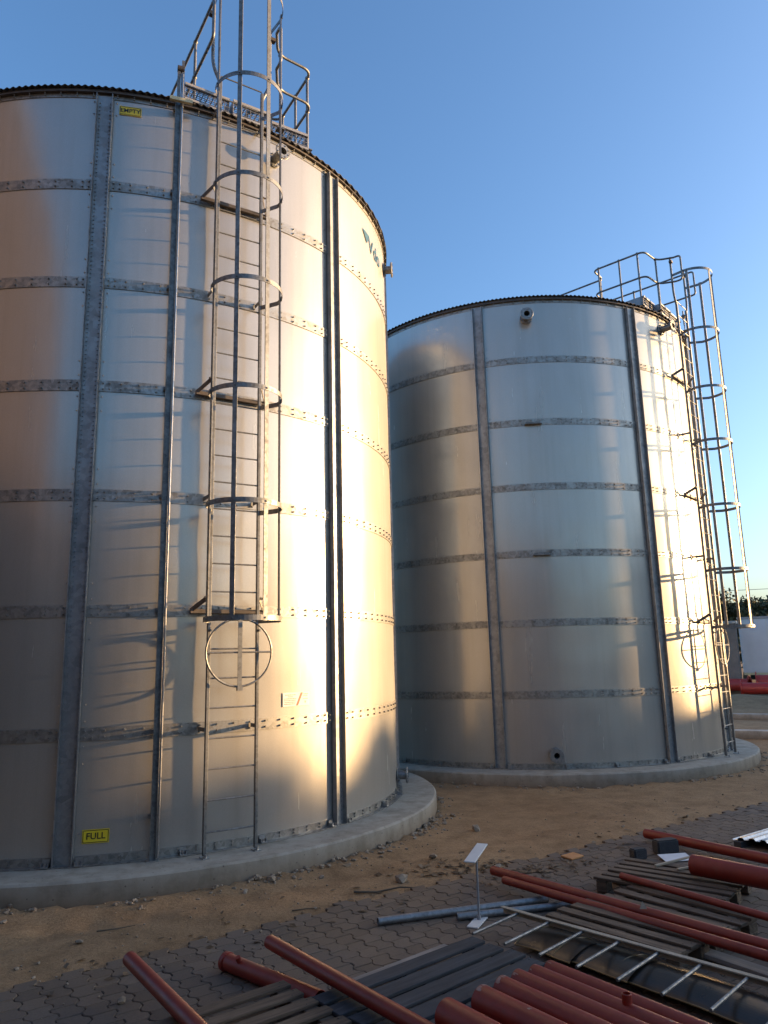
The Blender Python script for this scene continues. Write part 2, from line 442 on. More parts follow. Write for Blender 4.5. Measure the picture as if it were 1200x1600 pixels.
def tank(center, rot, mirror, label, nozzles):
    root = empty('storage_tank', (center[0], center[1], HP), rot)
    tag(root, label, 'tank', 'bolted steel storage tanks')
    def fin(mb, name, mat, parent=root, **k):
        if mirror: mb.mirror_y()
        return mb.build(name, mat, parent, **k)
    # shell: each sheet a little bowed between its bolts
    mb = MB(); NA = 288; NZ = 98
    for k in range(NZ + 1):
        z = HT * k / NZ
        for j in range(NA):
            a = 2 * PI * j / NA
            p = Vector((math.cos(a) * 1.5, math.sin(a) * 1.5, z * .8 + (50 if mirror else 0)))
            fz = abs(math.sin(PI * min(z, 8.4) / RING)) ** .6
            fa = abs(math.sin(4 * (a + R_(22.4)))) ** .6
            w = fz * fa
            r = RT + w * (.007 * noise.noise(p * 1.3) + .0035 * noise.noise(p * 3.1))
            mb.v.append((r * math.cos(a), r * math.sin(a), z))
    for k in range(NZ):
        for j in range(NA):
            a = k * NA + j; b = k * NA + (j + 1) % NA
            mb.f.append((a, b, b + NA, a + NA)); mb.sm.append(True)
    fin(mb, 'shell', M['shell'], sharp=0)
    seams = [-22.4 + 45 * k for k in range(8)]
    # straps over the horizontal joints, with their bolt rows
    for k in range(1, 7):
        zc = RING * k; mb = MB()
        mb.arc_wall([(RT + .002, zc - .062), (RT + .011, zc - .062), (RT + .011, zc + .062), (RT + .002, zc + .062)], 0, 2 * PI, 192)
        for s in seams:
            for q in range(16):
                dg = s + 2.0 + (45 - 4.0) * q / 15
                for dz in (-.031, .031):
                    mb.bolt(pol(RT + .011, dg, zc + dz), pol(1, dg, 0), .0105, .021)
            for e in (-1, 1):
                for dz in (-.031, .031):
                    mb.bolt(pol(RT + .011, s + e * 3.0, zc + dz), pol(1, s + e * 3.0, 0), .0105, .021)
        fin(mb, 'joint_strap', M['band'])
    # vertical channels
    for s in seams:
        a = R_(s); er = Vector((math.cos(a), math.sin(a), 0)); et = Vector((-math.sin(a), math.cos(a), 0)); ez = Vector((0, 0, 1))
        mb = MB(); hz = (HT - .03) / 2
        mb.box(er * (RT + .017) + ez * hz, er * .004, et * .083, ez * hz)
        for e in (-1, 1):
            mb.box(er * (RT + .044) + et * e * .087 + ez * hz, er * .031, et * .0038, ez * hz)
            z = .05
            while z < HT - .08:
                mb.bolt(er * (RT + .021) + et * e * .058 + ez * z, er, .0085, .013)
                z += .05
            for k in range(7):
                for q in (.12, .28, .92, 1.08):
                    mb.bolt(er * (RT + .001) + et * e * .125 + ez * (RING * k + q), er, .008, .012)
        fin(mb, 'wall_channel', M['stiff'])
    # rim angle and roof
    mb = MB()
    mb.arc_wall([(RT + .003, HT - .004), (RT + .052, HT - .004), (RT + .052, HT + .004), (RT + .016, HT + .006), (RT + .016, HT + .058), (RT + .003, HT + .058)], 0, 2 * PI, 192)
    fin(mb, 'rim_angle', M['rim'])
    mb = MB()
    mb.arc_wall([(RT + .003, HT - .055), (RT + .009, HT - .055), (RT + .009, HT - .006), (RT + .003, HT - .006)], 0, 2 * PI, 192)
    for s in seams:
        for q in range(16):
            dg = s + 2.0 + 41.0 * q / 15
            mb.bolt(pol(RT + .009, dg, HT - .032), pol(1, dg, 0), .009, .02)
            mb.bolt(pol(RT + .03, dg, HT - .006), (0, 0, -1), .008, .012)
    fin(mb, 'rim_strip', M['band'])
    mb = MB(); RR = RT + .055; th = R_(-30 if mirror else -120); ca, sa = math.cos(th), math.sin(th)
    xs = []; x = -RR + .002
    while x < RR - .001: xs.append(x); x += .0127
    prev = None
    for x in xs:
        y = math.sqrt(max(RR * RR - x * x, 0)); z = HT + .072 + .0105 * math.sin(2 * PI * x / .0762) + .10 * (1 - abs(x) / RR) * 0
        cur = [(x, -y, z), (x, y, z), (x, y, z - .004), (x, -y, z - .004)]
        cur = [(px * ca - py * sa, px * sa + py * ca, pz) for px, py, pz in cur]
        if prev:
            mb.quad([prev[0], cur[0], cur[1], prev[1]], True)
            mb.quad([prev[3], prev[2], cur[2], cur[3]], True)
            mb.quad([prev[1], cur[1], cur[2], prev[2]]); mb.quad([prev[0], prev[3], cur[3], cur[0]])
        prev = cur
    fin(mb, 'corrugated_roof', M['roof'])
    # bottom ring angle with anchor clips
    mb = MB()
    mb.arc_wall([(RT + .003, .002), (RT + .075, .002), (RT + .075, .010), (RT + .011, .012), (RT + .011, .085), (RT + .003, .085)], 0, 2 * PI, 192)
    for s in seams:
        for q in range(16):
            dg = s + 2.0 + 41.0 * q / 15
            for dz in (.035, .068):
                mb.bolt(pol(RT + .011, dg, dz), pol(1, dg, 0), .009, .022)
    fin(mb, 'base_angle', M['band'])
    for s in seams:
        for d in (2.2, 16.3, 28.7, 42.8):
            dg = s + d; a = R_(dg); er = Vector((math.cos(a), math.sin(a), 0)); et = Vector((-math.sin(a), math.cos(a), 0)); ez = Vector((0, 0, 1))
            mb = MB()
            mb.box(er * (RT + .055) + ez * .018, er * .035, et * .032, ez * .006)
            mb.box(er * (RT + .030) + ez * .050, er * .006, et * .032, ez * .030)
            for e in (-1, 1): mb.box(er * (RT + .055) + et * e * .030 + ez * .036, er * .026, et * .004, ez * .016)
            mb.bolt(er * (RT + .062) + ez * .024, ez, .013, .028)
            fin(mb, 'anchor_clip', M['bright'])
    # flanged nozzles
    for dg, z, L, r, fr in nozzles:
        a = R_(dg); er = Vector((math.cos(a), math.sin(a), 0)); et = Vector((-math.sin(a), math.cos(a), 0)); ez = Vector((0, 0, 1))
        c = Vector((0, 0, z)); mb = MB()
        mb.pipe(c + er * (RT - .02), c + er * (RT + L), r, r - .008, 28)
        mb.pipe(c + er * (RT + .010), c + er * (RT + .022), fr * .95, r, 28)
        for q in range(8):
            t = 2 * PI * (q + .5) / 8
            mb.bolt(c + er * (RT + .022) + (et * math.cos(t) + ez * math.sin(t)) * (fr * .8), er, .011, .02)
        nz = fin(mb, 'nozzle', M['dullzinc'])
        mb = MB()
        mb.pipe(c + er * (RT + L - .002), c + er * (RT + L + .018), fr, r - .008, 32)
        for q in range(8):
            t = 2 * PI * (q + .5) / 8
            mb.tube([c + er * (RT + L - .012) + (et * math.cos(t) + ez * math.sin(t)) * fr * .78, c + er * (RT + L + .028) + (et * math.cos(t) + ez * math.sin(t)) * fr * .78], .009, 6)
        fin(mb, 'flange', M['dullzinc'], nz)
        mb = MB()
        mb.tube([c + er * (RT + .004), c + er * (RT + .008)], r - .009, 24)  # near-black disc painted in for the shade inside the bore
        fin(mb, 'bore_shadow_disc' if False else 'bore_shade_disc', M['dark'], nz)
    return root

tank(C1, A1, False, 'near galvanised tank that carries the yellow EMPTY and FULL plates and the teal logo',
     [(8.0, 8.08, .22, .055, .102), (53.5, 8.0, .13, .062, .12), (54, .24, .14, .055, .11)])
tank(C2, A2, True, 'farther galvanised tank without any lettering, standing behind the one with yellow plates',
     [(8.4, 8.12, .26, .062, .118), (54.2, 8.02, .20, .062, .12), (54.1, .235, .20, .055, .118)])

# small wall hooks on the farther tank
def wall_tab(z, label):
    t = empty('wall_bracket', (C2[0], C2[1], HP), A2)
    tag(t, label, 'bracket', 'short brackets on the far tank')
    dg = -54.2; a = R_(dg); er = Vector((math.cos(a), math.sin(a), 0)); et = Vector((-math.sin(a), math.cos(a), 0)); ez = Vector((0, 0, 1))
    mb = MB(); mb.box(er * (RT + .05) + ez * z, er * .04, et * .15, ez * .005)
    mb.build('shelf_plate', M['galv'], t)
    mb = MB(); mb.box(er * (RT + .016) + ez * (z + .028), er * .004, et * .13, ez * .022)
    mb.build('back_plate', M['galv'], t)
wall_tab(5.95, 'small horizontal bracket on the second strap below the top nozzle of the far tank')
wall_tab(3.565, 'small horizontal bracket on the fourth strap, midway up the far tank wall')

# ------------------------------------------------------------------ concrete plinths
for c, lab in ((C1, 'round concrete plinth under the tank with the yellow plates'), (C2, 'round concrete plinth under the farther unlettered tank')):
    mb = MB(); n = 160
    prof = [(0.02, HP), (RPL - .02, HP), (RPL, HP - .02), (RPL + .004, .02), (RPL + .006, -.15)]
    i0 = 0
    for j in range(n):
        a = 2 * PI * j / n
        w = 1 + .0012 * noise.noise(Vector((math.cos(a) * 6, math.sin(a) * 6, c[0])))
        for r, z in prof:
            mb.v.append((r * w * math.cos(a), r * w * math.sin(a), z + (.004 * noise.noise(Vector((math.cos(a) * 9, math.sin(a) * 9, 3))) if z == HP - .02 else 0)))
    m = len(prof)
    for j in range(n):
        for k in range(m - 1):
            A = j * m; B = ((j + 1) % n) * m
            mb.f.append((A + k + 1, B + k + 1, B + k, A + k)); mb.sm.append(k in (1, 2, 3))
    mb.f.append(tuple(j * m for j in range(n))); mb.sm.append(False)
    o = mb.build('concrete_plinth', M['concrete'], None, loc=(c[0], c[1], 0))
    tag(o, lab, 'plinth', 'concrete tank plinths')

# ------------------------------------------------------------------ ladders with safety cages
def ladder(center, rot, mirror, label):
    root = empty('caged_ladder', (center[0], center[1], HP), rot)
    tag(root, label, 'ladder', 'caged access ladders')
    def fin(mb, name, mat, parent=root, **k):
        if mirror: mb.mirror_y()
        return mb.build(name, mat, parent, **k)
    RL = 4.05; T = .265
    X = Vector((1, 0, 0)); Y = Vector((0, 1, 0)); Z = Vector((0, 0, 1))
    for e in (-1, 1):
        mb = MB()
        mb.box((RL, e * T, 4.38), X * .021, Y * .016, Z * 4.36)
        st = fin(mb, 'stile', M['galv'], bevel=.003)
        mb = MB(); mb.box((RL + .02, e * T, .006), X * .055, Y * .035, Z * .005); mb.bolt((RL + .05, e * T, .011), Z, .012, .03)
        fin(mb, 'foot_plate', M['bright'], st)
        mb = MB()
        mb.tube(fillet([(RL, e * T, 8.55), (RL, e * T, 8.66), (RL, e * .365, 8.88), (RL, e * .365, 9.68)], .12), .021, 12)
        fin(mb, 'stile_extension', M['galv'], st)
    for k in range(31):
        z = .229 + .2943 * k
        if z > 8.95: break
        mb = MB(); mb.tube([(RL, -T + .006, z), (RL, T - .006, z)], .0085, 8)
        fin(mb, 'rung', M['galv'])
    hr = .395; hx = RL + .255
    def hoop_pt(ph): return Vector((hx + hr * math.cos(ph), hr * math.sin(ph), 0))
    zs = [2.28, 3.32, 4.52, 5.77, 6.83, 8.03, 9.28] if mirror else [2.28, 3.45, 4.66, 5.88, 7.12, 8.38, 9.66]
    for z in zs:
        path = []
        for e, rng in ((0, range(0, 33)),):
            for j in rng:
                ph = -R_(97) + R_(194) * j / 32
                p = hoop_pt(ph); path.append((p + Z * z, Z, Vector((math.cos(ph), math.sin(ph), 0))))
        s = (RL + .015, -T if z < 8.7 else -.365, z); t = (RL + .015, T if z < 8.7 else .365, z)
        path = [(Vector(s), Z, Y)] + path + [(Vector(t), Z, Y)]
        mb = MB(); mb.strip(path, .052, .006)
        fin(mb, 'cage_hoop', M['galv'])
    for ph in (-84, -36, 14, 84):
        p = hoop_pt(R_(ph)); n = Vector((math.cos(R_(ph)), math.sin(R_(ph)), 0)); w = Vector((-n.y, n.x, 0))
        mb = MB(); zb = 2.25; zt = zs[-1] + .03
        q = p - n * .0095
        mb.box(q + Z * (zb + zt) / 2, n * .006, w * .024, Z * (zt - zb) / 2)
        for z in zs: mb.bolt(p + n * .003 + Z * z, n, .011, .012)
        fin(mb, 'cage_bar', M['galv'])
    # wall brackets
    for z in (7.2, 4.8, 2.4):
        mb = MB()
        mb.box((RT + .05, 0, z - .01), X * .025, Y * .41, Z * .02)
        for e in (-1, 1):
            a = Vector((RT + .05, e * .40, z)); b = Vector((RL, e * (T + .02), z + .12))
            d = (b - a); L = d.length; d.normalize(); w = Z.cross(d)
            mb.box((a + b) / 2, d * (L / 2 + .02), w * .004, Z * .028)
            mb.bolt(b + Y * e * .006, Y * e, .014, .03)
        fin(mb, 'wall_bracket', M['rim'])
    for z in (1.2, 3.6, 6.0, 8.33):
        mb = MB()
        for e in (-1, 1):
            mb.box(((RT + RL) / 2 + .01, e * (T + .022), z), X * ((RL - RT) / 2 - .0), Y * .004, Z * .02)
        fin(mb, 'stand_off', M['galv'])
    # round entry guard below the cage
    mb = MB()
    mb.tube([(RL + .075, .04 + .355 * math.sin(2 * PI * j / 40), 1.955 + .345 * math.cos(2 * PI * j / 40)) for j in range(40)], .011, 8, closed=True)
    mb.tube([(RL + .075, .04 - .355, 1.955), (RL + .075, .04 + .355, 1.955)], .009, 8)
    mb.box((RL + .093, .04, 1.97), X * .004, Y * .022, Z * .37)
    mb.box((RL + .093, .04, 1.59), X * .02, Y * .028, Z * .02)
    for e in (-1, 1): mb.box((RL + .038, e * T, 2.18), X * .036, Y * .006, Z * .012)
    fin(mb, 'entry_guard', M['galv'])
    return root
ladder(C1, A1, False, 'tall galvanised caged ladder bolted to the tank with the yellow plates')
ladder(C2, A2, True, 'tall galvanised caged ladder on the farther tank, seen from its side against the sky')

# ------------------------------------------------------------------ roof guard rails and step platform
def rails(center, rot, mirror, label, plabel):
    root = empty('roof_guard_rail', (center[0], center[1], HP), rot)
    tag(root, label, 'guard rail', 'tubular guard rails on the tank roofs')
    def fin(mb, name, mat, parent=root, **k):
        if mirror: mb.mirror_y()
        return mb.build(name, mat, parent, **k)
    zr = HT + .13; r = .0185; tz = 9.62; mz = 9.10
    straight = [(.95, -.45), (4.10, -.42)]
    jog = [(1.5, .58), (2.72, .60), (2.72, 1.07), (3.80, 1.07), (3.84, .56), (4.14, .42)]
    sides = [(straight, [2.35, 2.95, 3.5]), (jog, None)]
    for idx, (pl, posts) in enumerate(sides):
        for z in (tz, mz):
            mb = MB()
            pts = [Vector((a, b, z)) for a, b in pl]
            mb.tube(fillet(pts, .14, 6), r, 12)
            fin(mb, 'rail_bar', M['galv'])
        # end loops join top and middle bar
        for (a, b), sgn in ((pl[0], -1), (pl[-1], 1)):
            mb = MB()
            d = .13 * sgn; da, db = (d, 0)
            mb.tube(fillet([(a, b, tz), (a + da, b + db, tz), (a + da, b + db, mz), (a, b, mz)], .12, 6), r, 12)
            fin(mb, 'end_loop', M['galv'])
        pp = [(1.05, -.45), (1.7, -.44), (2.35, -.43), (2.95, -.425), (3.5, -.42)] if idx == 0 else [(1.6, .58), (2.66, .60), (2.84, 1.07), (3.28, 1.07), (3.66, 1.07), (3.84, .60)]
        for a, b in pp:
            mb = MB(); mb.tube([(a, b, zr - .01), (a, b, tz)], r, 12)
            for z in (tz, mz): mb.sphere((a, b, z), .031)
            mb.box((a, b, zr + .006), Vector((.05, 0, 0)), Vector((0, .05, 0)), Vector((0, 0, .006)))
            fin(mb, 'post', M['galv'])
        # a chain-like strap from rail to ladder stile
        mb = MB(); e = -1 if idx == 0 else 1
        mb.box((4.07, e * .392, tz - .06), Vector((.03, 0, 0)), Vector((0, .035, 0)), Vector((0, 0, .022)))
        fin(mb, 'stile_clamp', M['rim'])
    plat = empty('roof_platform', (center[0], center[1], HP), rot)
    tag(plat, plabel, 'platform', 'mesh step platforms on the tank roofs')
    z0 = HT + .12; z1 = z0 + .20
    secs = [(-.62, -.06), (-.02, .50), (.54, 1.06)]
    for a, b in secs:
        xo = math.sqrt((RT + .03) ** 2 - max(abs(a), abs(b)) ** 2) - .01
        mb = MB()
        mb.box((xo, (a + b) / 2, z1), Vector((.022, 0, 0)), Vector((0, (b - a) / 2, 0)), Vector((0, 0, .018)))
        mb.box((xo, (a + b) / 2, z0), Vector((.022, 0, 0)), Vector((0, (b - a) / 2, 0)), Vector((0, 0, .014)))
        for t in (a, b):
            e = 1 if t == a else -1
            mb.box((xo - .30, t + e * .004, (z0 + z1) / 2), Vector((.30, 0, 0)), Vector((0, .004, 0)), Vector((0, 0, .115)))
        fin(mb, 'step_frame', M['grey'], plat)
        mb = MB()
        n = 9
        for j in range(1, n):
            t = a + (b - a) * j / n
            mb.box((xo, t, (z0 + z1) / 2), Vector((.003, 0, 0)), Vector((0, .004, 0)), Vector((0, 0, .085)))
            mb.box((xo - .30, t, z1 + .004), Vector((.27, 0, 0)), Vector((0, .003, 0)), Vector((0, 0, .012)))
        for q in (.22, .5, .76):
            zz = z0 + (z1 - z0) * q
            mb.box((xo, (a + b) / 2, zz), Vector((.0035, 0, 0)), Vector((0, (b - a) / 2 - .006, 0)), Vector((0, 0, .004)))
        for j in range(1, 9):
            mb.tube([(xo - .03 - .065 * j, a + .01, z1 + .012), (xo - .03 - .065 * j, b - .01, z1 + .012)], .0035, 5)
        fin(mb, 'grating', M['galv'], plat)
rails(C1, A1, False, 'tubular guard rail on the roof of the tank with the yellow plates', 'grey mesh step platform at the roof edge of the tank with the yellow plates')
rails(C2, A2, True, 'tubular guard rail on the roof of the farther unlettered tank', 'grey mesh step platform at the roof edge of the farther unlettered tank')

# ------------------------------------------------------------------ level gauges
def gauge(center, rot, mirror, label):
    root = empty('level_gauge', (center[0], center[1], HP), rot)
    tag(root, label, 'gauge', 'level indicator posts on the tanks')
    dg = -10.4; a = R_(dg); er = Vector((math.cos(a), math.sin(a), 0)); et = Vector((-math.sin(a), math.cos(a), 0)); ez = Vector((0, 0, 1))
    def fin(mb, name, mat, parent=root, **k):
        if mirror: mb.mirror_y()
        return mb.build(name, mat, parent, **k)
    r0 = RT + .075
    for z0, z1, w in ((.01, 3.55, .030), (3.555, 8.42, .032)):
        mb = MB(); zc = (z0 + z1) / 2; h = (z1 - z0) / 2
        mb.box(er * r0 + ez * zc, er * .0025, et * w, ez * h)
        for e in (-1, 1):
            mb.box(er * (r0 + .021) + et * e * (w - .0025) + ez * zc, er * .0185, et * .0025, ez * h)
        fin(mb, 'track_channel', M['galv'])
    mb = MB(); mb.tube([er * (r0 + .028) + et * .046 + ez * .03, er * (r0 + .028) + et * .046 + ez * 8.75], .0115, 10)
    fin(mb, 'guide_tube', M['bright'])
    for z in (.4, 1.2, 2.4, 3.6, 4.8, 6.0, 7.2, 8.3):
        mb = MB(); mb.box(er * (RT + .045) + ez * z, er * .028, et * .05, ez * .018); fin(mb, 'standoff_clip', M['galv'])
    mb = MB(); mb.box(er * (r0 + .07) + et * .03 + ez * 8.36, er * .02 , et * .13, ez * .022)
    fin(mb, 'pulley_arm', M['cream'])
    mb = MB()
    mb.box(er * (r0 + .02) + et * .0 + ez * 8.62, er * .01, et * .018, ez * .22)
    mb.box(er * (r0 + .02) + et * .046 + ez * 8.78, er * .012, et * .016, ez * .16)
    fin(mb, 'top_bracket', M['galv'])
    mb = MB(); mb.tube([er * (r0 + .02) + et * -.02 + ez * 8.82, er * (r0 + .02) + et * .06 + ez * 8.82], .04, 14)
    fin(mb, 'pulley', M['rim'])
    mb = MB(); mb.box(er * (r0 + .02) + ez * .006, er * .05, et * .06, ez * .005); fin(mb, 'foot_plate', M['bright'])
gauge(C1, A1, False, 'tall level gauge post between the yellow plates and the ladder of the near tank')
gauge(C2, A2, True, 'tall level gauge post beyond the ladder of the farther unlettered tank')

# ------------------------------------------------------------------ signs and lettering
def text_mesh(body, size, depth=0.0, bold=.0):
    cu = bpy.data.curves.new('lettering', 'FONT'); cu.body = body; cu.size = size; cu.align_x = 'CENTER'; cu.align_y = 'CENTER'
    cu.offset = bold; cu.extrude = depth
    o = bpy.data.objects.new('lettering', cu); COL.objects.link(o)
    dg = bpy.context.evaluated_depsgraph_get(); dg.update()
    me = bpy.data.meshes.new_from_object(o.evaluated_get(dg))
    bpy.data.objects.remove(o); bpy.data.curves.remove(cu)
    return me

def wall_plate(name, label, deg, z, w, h, body, size, tilt=0):
    """a flat yellow plate with a black border and black word, riveted to the near tank"""
    a = A1 + R_(deg); er = Vector((math.cos(a), math.sin(a), 0)); et = Vector((-math.sin(a), math.cos(a), 0))
    base = Vector((C1[0], C1[1], HP + z)) + er * (RT + .006)
    o = empty(name, base); o.rotation_euler = Matrix((et, Vector((0, 0, 1)), er)).transposed().to_euler()
    tag(o, label, 'sign', 'yellow plates of the level gauge')
    mb = MB(); mb.abox(-w / 2, w / 2, -h / 2, h / 2, 0, .003); mb.build('plate', M['yellow'], o)
    mb = MB(); b = .006; k = .006
    for x0, x1, y0, y1 in ((-w / 2 + k, w / 2 - k, h / 2 - k - b, h / 2 - k), (-w / 2 + k, w / 2 - k, -h / 2 + k, -h / 2 + k + b),
                           (-w / 2 + k, -w / 2 + k + b, -h / 2 + k + b, h / 2 - k - b), (w / 2 - k - b, w / 2 - k, -h / 2 + k + b, h / 2 - k - b)):
        mb.quad([(x0, y0, .0045), (x1, y0, .0045), (x1, y1, .0045), (x0, y1, .0045)])
    mb.build('border', M['black'], o)
    mb = MB()
    for ex in (-1, 1):
        for ey in (-1, 1): mb.bolt((ex * (w / 2 - .011), ey * (h / 2 - .011), .003), (0, 0, 1), .0045, .004, 8)
    mb.build('rivets', M['galv'], o)
    me = text_mesh(body, size, .0006, .0012); me.materials.clear(); me.materials.append(M['black'])
    t = bpy.data.objects.new('lettering', me); COL.objects.link(t); t.parent = o; t.location = (0, 0, .0045)
    return o
wall_plate('level_sign', 'yellow plate reading EMPTY high up on the near tank', -18.25, 8.195, .245, .115, 'EMPTY', .074)
wall_plate('level_sign', 'yellow plate reading FULL low down on the near tank', -18.2, .255, .245, .125, 'FULL', .082)

def wrap(me, deg0, z0, r, mat, name, parent):
    for v in me.vertices:
        x, y, zz = v.co
        a = R_(deg0) + x / RT
        v.co = ((r + zz) * math.cos(a), (r + zz) * math.sin(a), z0 + y)
    me.materials.clear(); me.materials.append(mat)
    o = bpy.data.objects.new(name, me); COL.objects.link(o); o.parent = parent
    return o
logo = empty('tank_logo', (C1[0], C1[1], HP), A1)
tag(logo, 'teal company logo of triangle and slanting letters near the tank top', 'logo')
mb = MB()
tri = [(34.95, 8.02), (38.75, 8.015), (37.3, 7.845)]
pts = []
for i in range(3):
    a, b = tri[i], tri[(i + 1) % 3]
    for k in range(4): pts.append((a[0] + (b[0] - a[0]) * k / 4, a[1] + (b[1] - a[1]) * k / 4))
cx = sum(p[0] for p in pts) / len(pts); cz = sum(p[1] for p in pts) / len(pts)
for i in range(len(pts)):
    p, q = pts[i], pts[(i + 1) % len(pts)]
    mb.quad([pol(RT + .012, cx, cz), pol(RT + .012, q[0], q[1]), pol(RT + .012, p[0], p[1])])
mb.build('triangle', M['teal'], logo)
x = 39.75
for ch, sz, dz, adv in (('V', .33, 0.0, 2.85), ('d', .33, 0.0, 2.75), ('o', .33, 0.0, 2.6)):
    me = text_mesh(ch, sz, .0005, .0025)
    for v in me.vertices: pass
    ys = [v.co.y for v in me.vertices]; y0 = min(ys)
    for v in me.vertices: v.co.y += -y0
    wrap(me, x, 7.765, RT + .012, M['teal'], 'letter', logo); x += adv

lab = empty('warning_label', (C1[0], C1[1], HP), A1)
tag(lab, 'small pale notice with a red slanting stripe on the near tank', 'notice')
def patch(mb, d0, d1, z0, z1, r, n=4, shear=0.0):
    for k in range(n):
        a = d0 + (d1 - d0) * k / n; b = d0 + (d1 - d0) * (k + 1) / n
        mb.quad([pol(r, a, z0), pol(r, b, z0), pol(r, b + shear, z1), pol(r, a + shear, z1)])
mb = MB(); patch(mb, 10.25, 15.9, 1.36, 1.51, RT + .010, 8); mb.build('sheet', M['label'], lab)
mb = MB(); patch(mb, 12.9, 13.35, 1.365, 1.505, RT + .012, 1, 1.05); mb.build('stripe', M['labelred'], lab)
mb = MB()
for i, (z, a, b) in enumerate(((1.484, 10.7, 12.9), (1.464, 11.3, 12.3), (1.443, 10.5, 13.0), (1.424, 10.5, 12.9), (1.404, 10.6, 12.8), (1.385, 10.5, 12.7), (1.488, 14.5, 15.5), (1.468, 14.5, 15.4), (1.435, 14.4, 15.5))):
    xx = a
    while xx < b:
        w = random.uniform(.12, .32); patch(mb, xx, min(xx + w, b), z - .004, z + .004, RT + .012, 1); xx += w + .07
for k in range(3): patch(mb, 14.65 + k * .08, 15.15 - k * .08, 1.405 - k * .009, 1.412 - k * .009, RT + .012, 1)
mb.build('small_print', M['labelink'], lab)

# ------------------------------------------------------------------ ground
SUN_AZ = 11.5; SUN_EL = 7.0
E0 = Vector((-2.5, 5.33)); eu = Vector((math.cos(R_(35.3)), math.sin(R_(35.3)))); ev = Vector((eu.y, -eu.x))
def paved_dist(x, y):
    """distance into the paving from its edge (positive = paved)"""
    d = Vector((x, y)) - E0
    u = d.dot(eu); v = d.dot(ev)
    return v + .10 * noise.noise(Vector((u * .8, 0, 5))) + .05 * noise.noise(Vector((u * 3.1, 2, 5)))
def ground_z(x, y):
    pd = paved_dist(x, y)
    d1 = math.hypot(x - C1[0], y - C1[1]) - RPL; d2 = math.hypot(x - C2[0], y - C2[1]) - RPL
    z = .018 * noise.noise(Vector((x * .9, y * .9, 0))) + .012 * noise.noise(Vector((x * 3.3, y * 3.3, 4)))
    for d in (d1, d2):
        if 0 < d < .5: z += .035 * (1 - d / .5) ** 2 + .03 * (1 - d / .5) * noise.noise(Vector((x * 6, y * 6, 9)))
    for off_ in (-.95, -2.35):
        q_ = pd - off_ + .22 * noise.noise(Vector((x * .35, y * .35, 11 + off_)))
        if abs(q_) < .22: z -= .022 * (1 - (q_ / .22) ** 2) * (1 + .5 * noise.noise(Vector((x * 7, y * 7, 13))))
        elif abs(q_) < .36: z += .010 * (1 - (abs(q_) - .22) / .14)
    if pd > -.5:
        t = min(max((pd + .5) / .62, 0), 1); t = t * t * (3 - 2 * t)
        z = z * (1 - t) + t * (-.028) + .012 * (1 - abs(2 * t - 1)) * noise.noise(Vector((x * 9, y * 9, 2)))
    dm = math.hypot((x - 14.2) / 3.8, (y - 30.6) / 2.6)
    if dm < 1: z += .30 * (1 - dm * dm) ** 2 * (1 + .4 * noise.noise(Vector((x * .8, y * .8, 7))))
    return z
mb = MB(); angs = []
a = -180.0
while a < 180:
    angs.append(a); a += .55 if 48 < a < 128 else (3 if 20 < a < 150 else 8)
rads = []; r = 2.0
while r < 4000:
    rads.append(r); r *= 1.0125 if r < 22 else (1.04 if r < 60 else 1.35)
NA = len(angs)
mb.v.append((0, 0, -.028))
for r in rads:
    for a in angs:
        x, y = r * math.cos(R_(a)), r * math.sin(R_(a)); mb.v.append((x, y, ground_z(x, y) if r < 60 else 0))
for k in range(len(rads) - 1):
    for j in range(NA):
        A = 1 + k * NA; B = A + NA; j2 = (j + 1) % NA
        mb.f.append((A + j, B + j, B + j2, A + j2)); mb.sm.append(True)
for j in range(NA): mb.f.append((0, 1 + j, 1 + (j + 1) % NA)); mb.sm.append(True)
tag(mb.build('ground', M['dirt'], sharp=0), 'bare sandy brown earth around the tanks', 'ground', kind='structure')

# interlocking zigzag pavers laid square to the edge
mb = MB(); PW, PL = .150, .080
def zig(v):
    t = (v / PL) % 2.0
    return .034 * (1 - 2 * abs(t - 1))
def clampz(v): return max(-.0165, min(.0165, zig(v)))
ncol = int(12.5 / PW)
for c in range(-8, ncol):
    off = PL if c % 2 else 0
    k = -1
    while True:
        v0 = k * 2 * PL + off - .1; v1 = v0 + 2 * PL; k += 1
        if v0 > 7.2: break
        for half in (0,):
            va, vb = v0, v1
            u0, u1 = c * PW, (c + 1) * PW
            um = (u0 + u1) / 2; P = E0 + eu * um + ev * (va + vb) / 2
            if P.y > 12.5 or P.x < -5.5 or P.x > 9.5 or P.y < 1.0: continue
            if va < -.16 + .08 * noise.noise(Vector((um * 2, 1, 1))): continue
            g = .0026; n = 8
            poly = []
            for q in range(n + 1):
                vv = va + g + (vb - va - 2 * g) * q / n; poly.append((u0 + g + clampz(vv), vv))
            for q in range(n, -1, -1):
                vv = va + g + (vb - va - 2 * g) * q / n; poly.append((u1 - g + clampz(vv), vv))
            tz = random.gauss(0, .0014); tu = random.gauss(0, .006); tv = random.gauss(0, .006)
            wear = -.004 * max(0, noise.noise(Vector((um * .7, va * .7, 3))))
            cu_, cv_ = um, (va + vb) / 2
            i0 = len(mb.v); m = len(poly)
            for ins, zz in ((.0, -.03), (.0, -.0055), (.005, 0)):
                for (pu, pv) in poly:
                    du, dv = pu - cu_, pv - cv_; L = math.hypot(du, dv); f = 1 - ins / L
                    uu, vv = cu_ + du * f, cv_ + dv * f
                    q = E0 + eu * uu + ev * vv
                    mb.v.append((q.x, q.y, zz + tz + wear + tu * du + tv * dv))
            for lv in range(2):
                A = i0 + lv * m
                for j in range(m):
                    j2 = (j + 1) % m
                    mb.f.append((A + j2, A + j, A + m + j, A + m + j2)); mb.sm.append(False)
            mb.f.append(tuple(i0 + 2 * m + j for j in reversed(range(m)))); mb.sm.append(False)
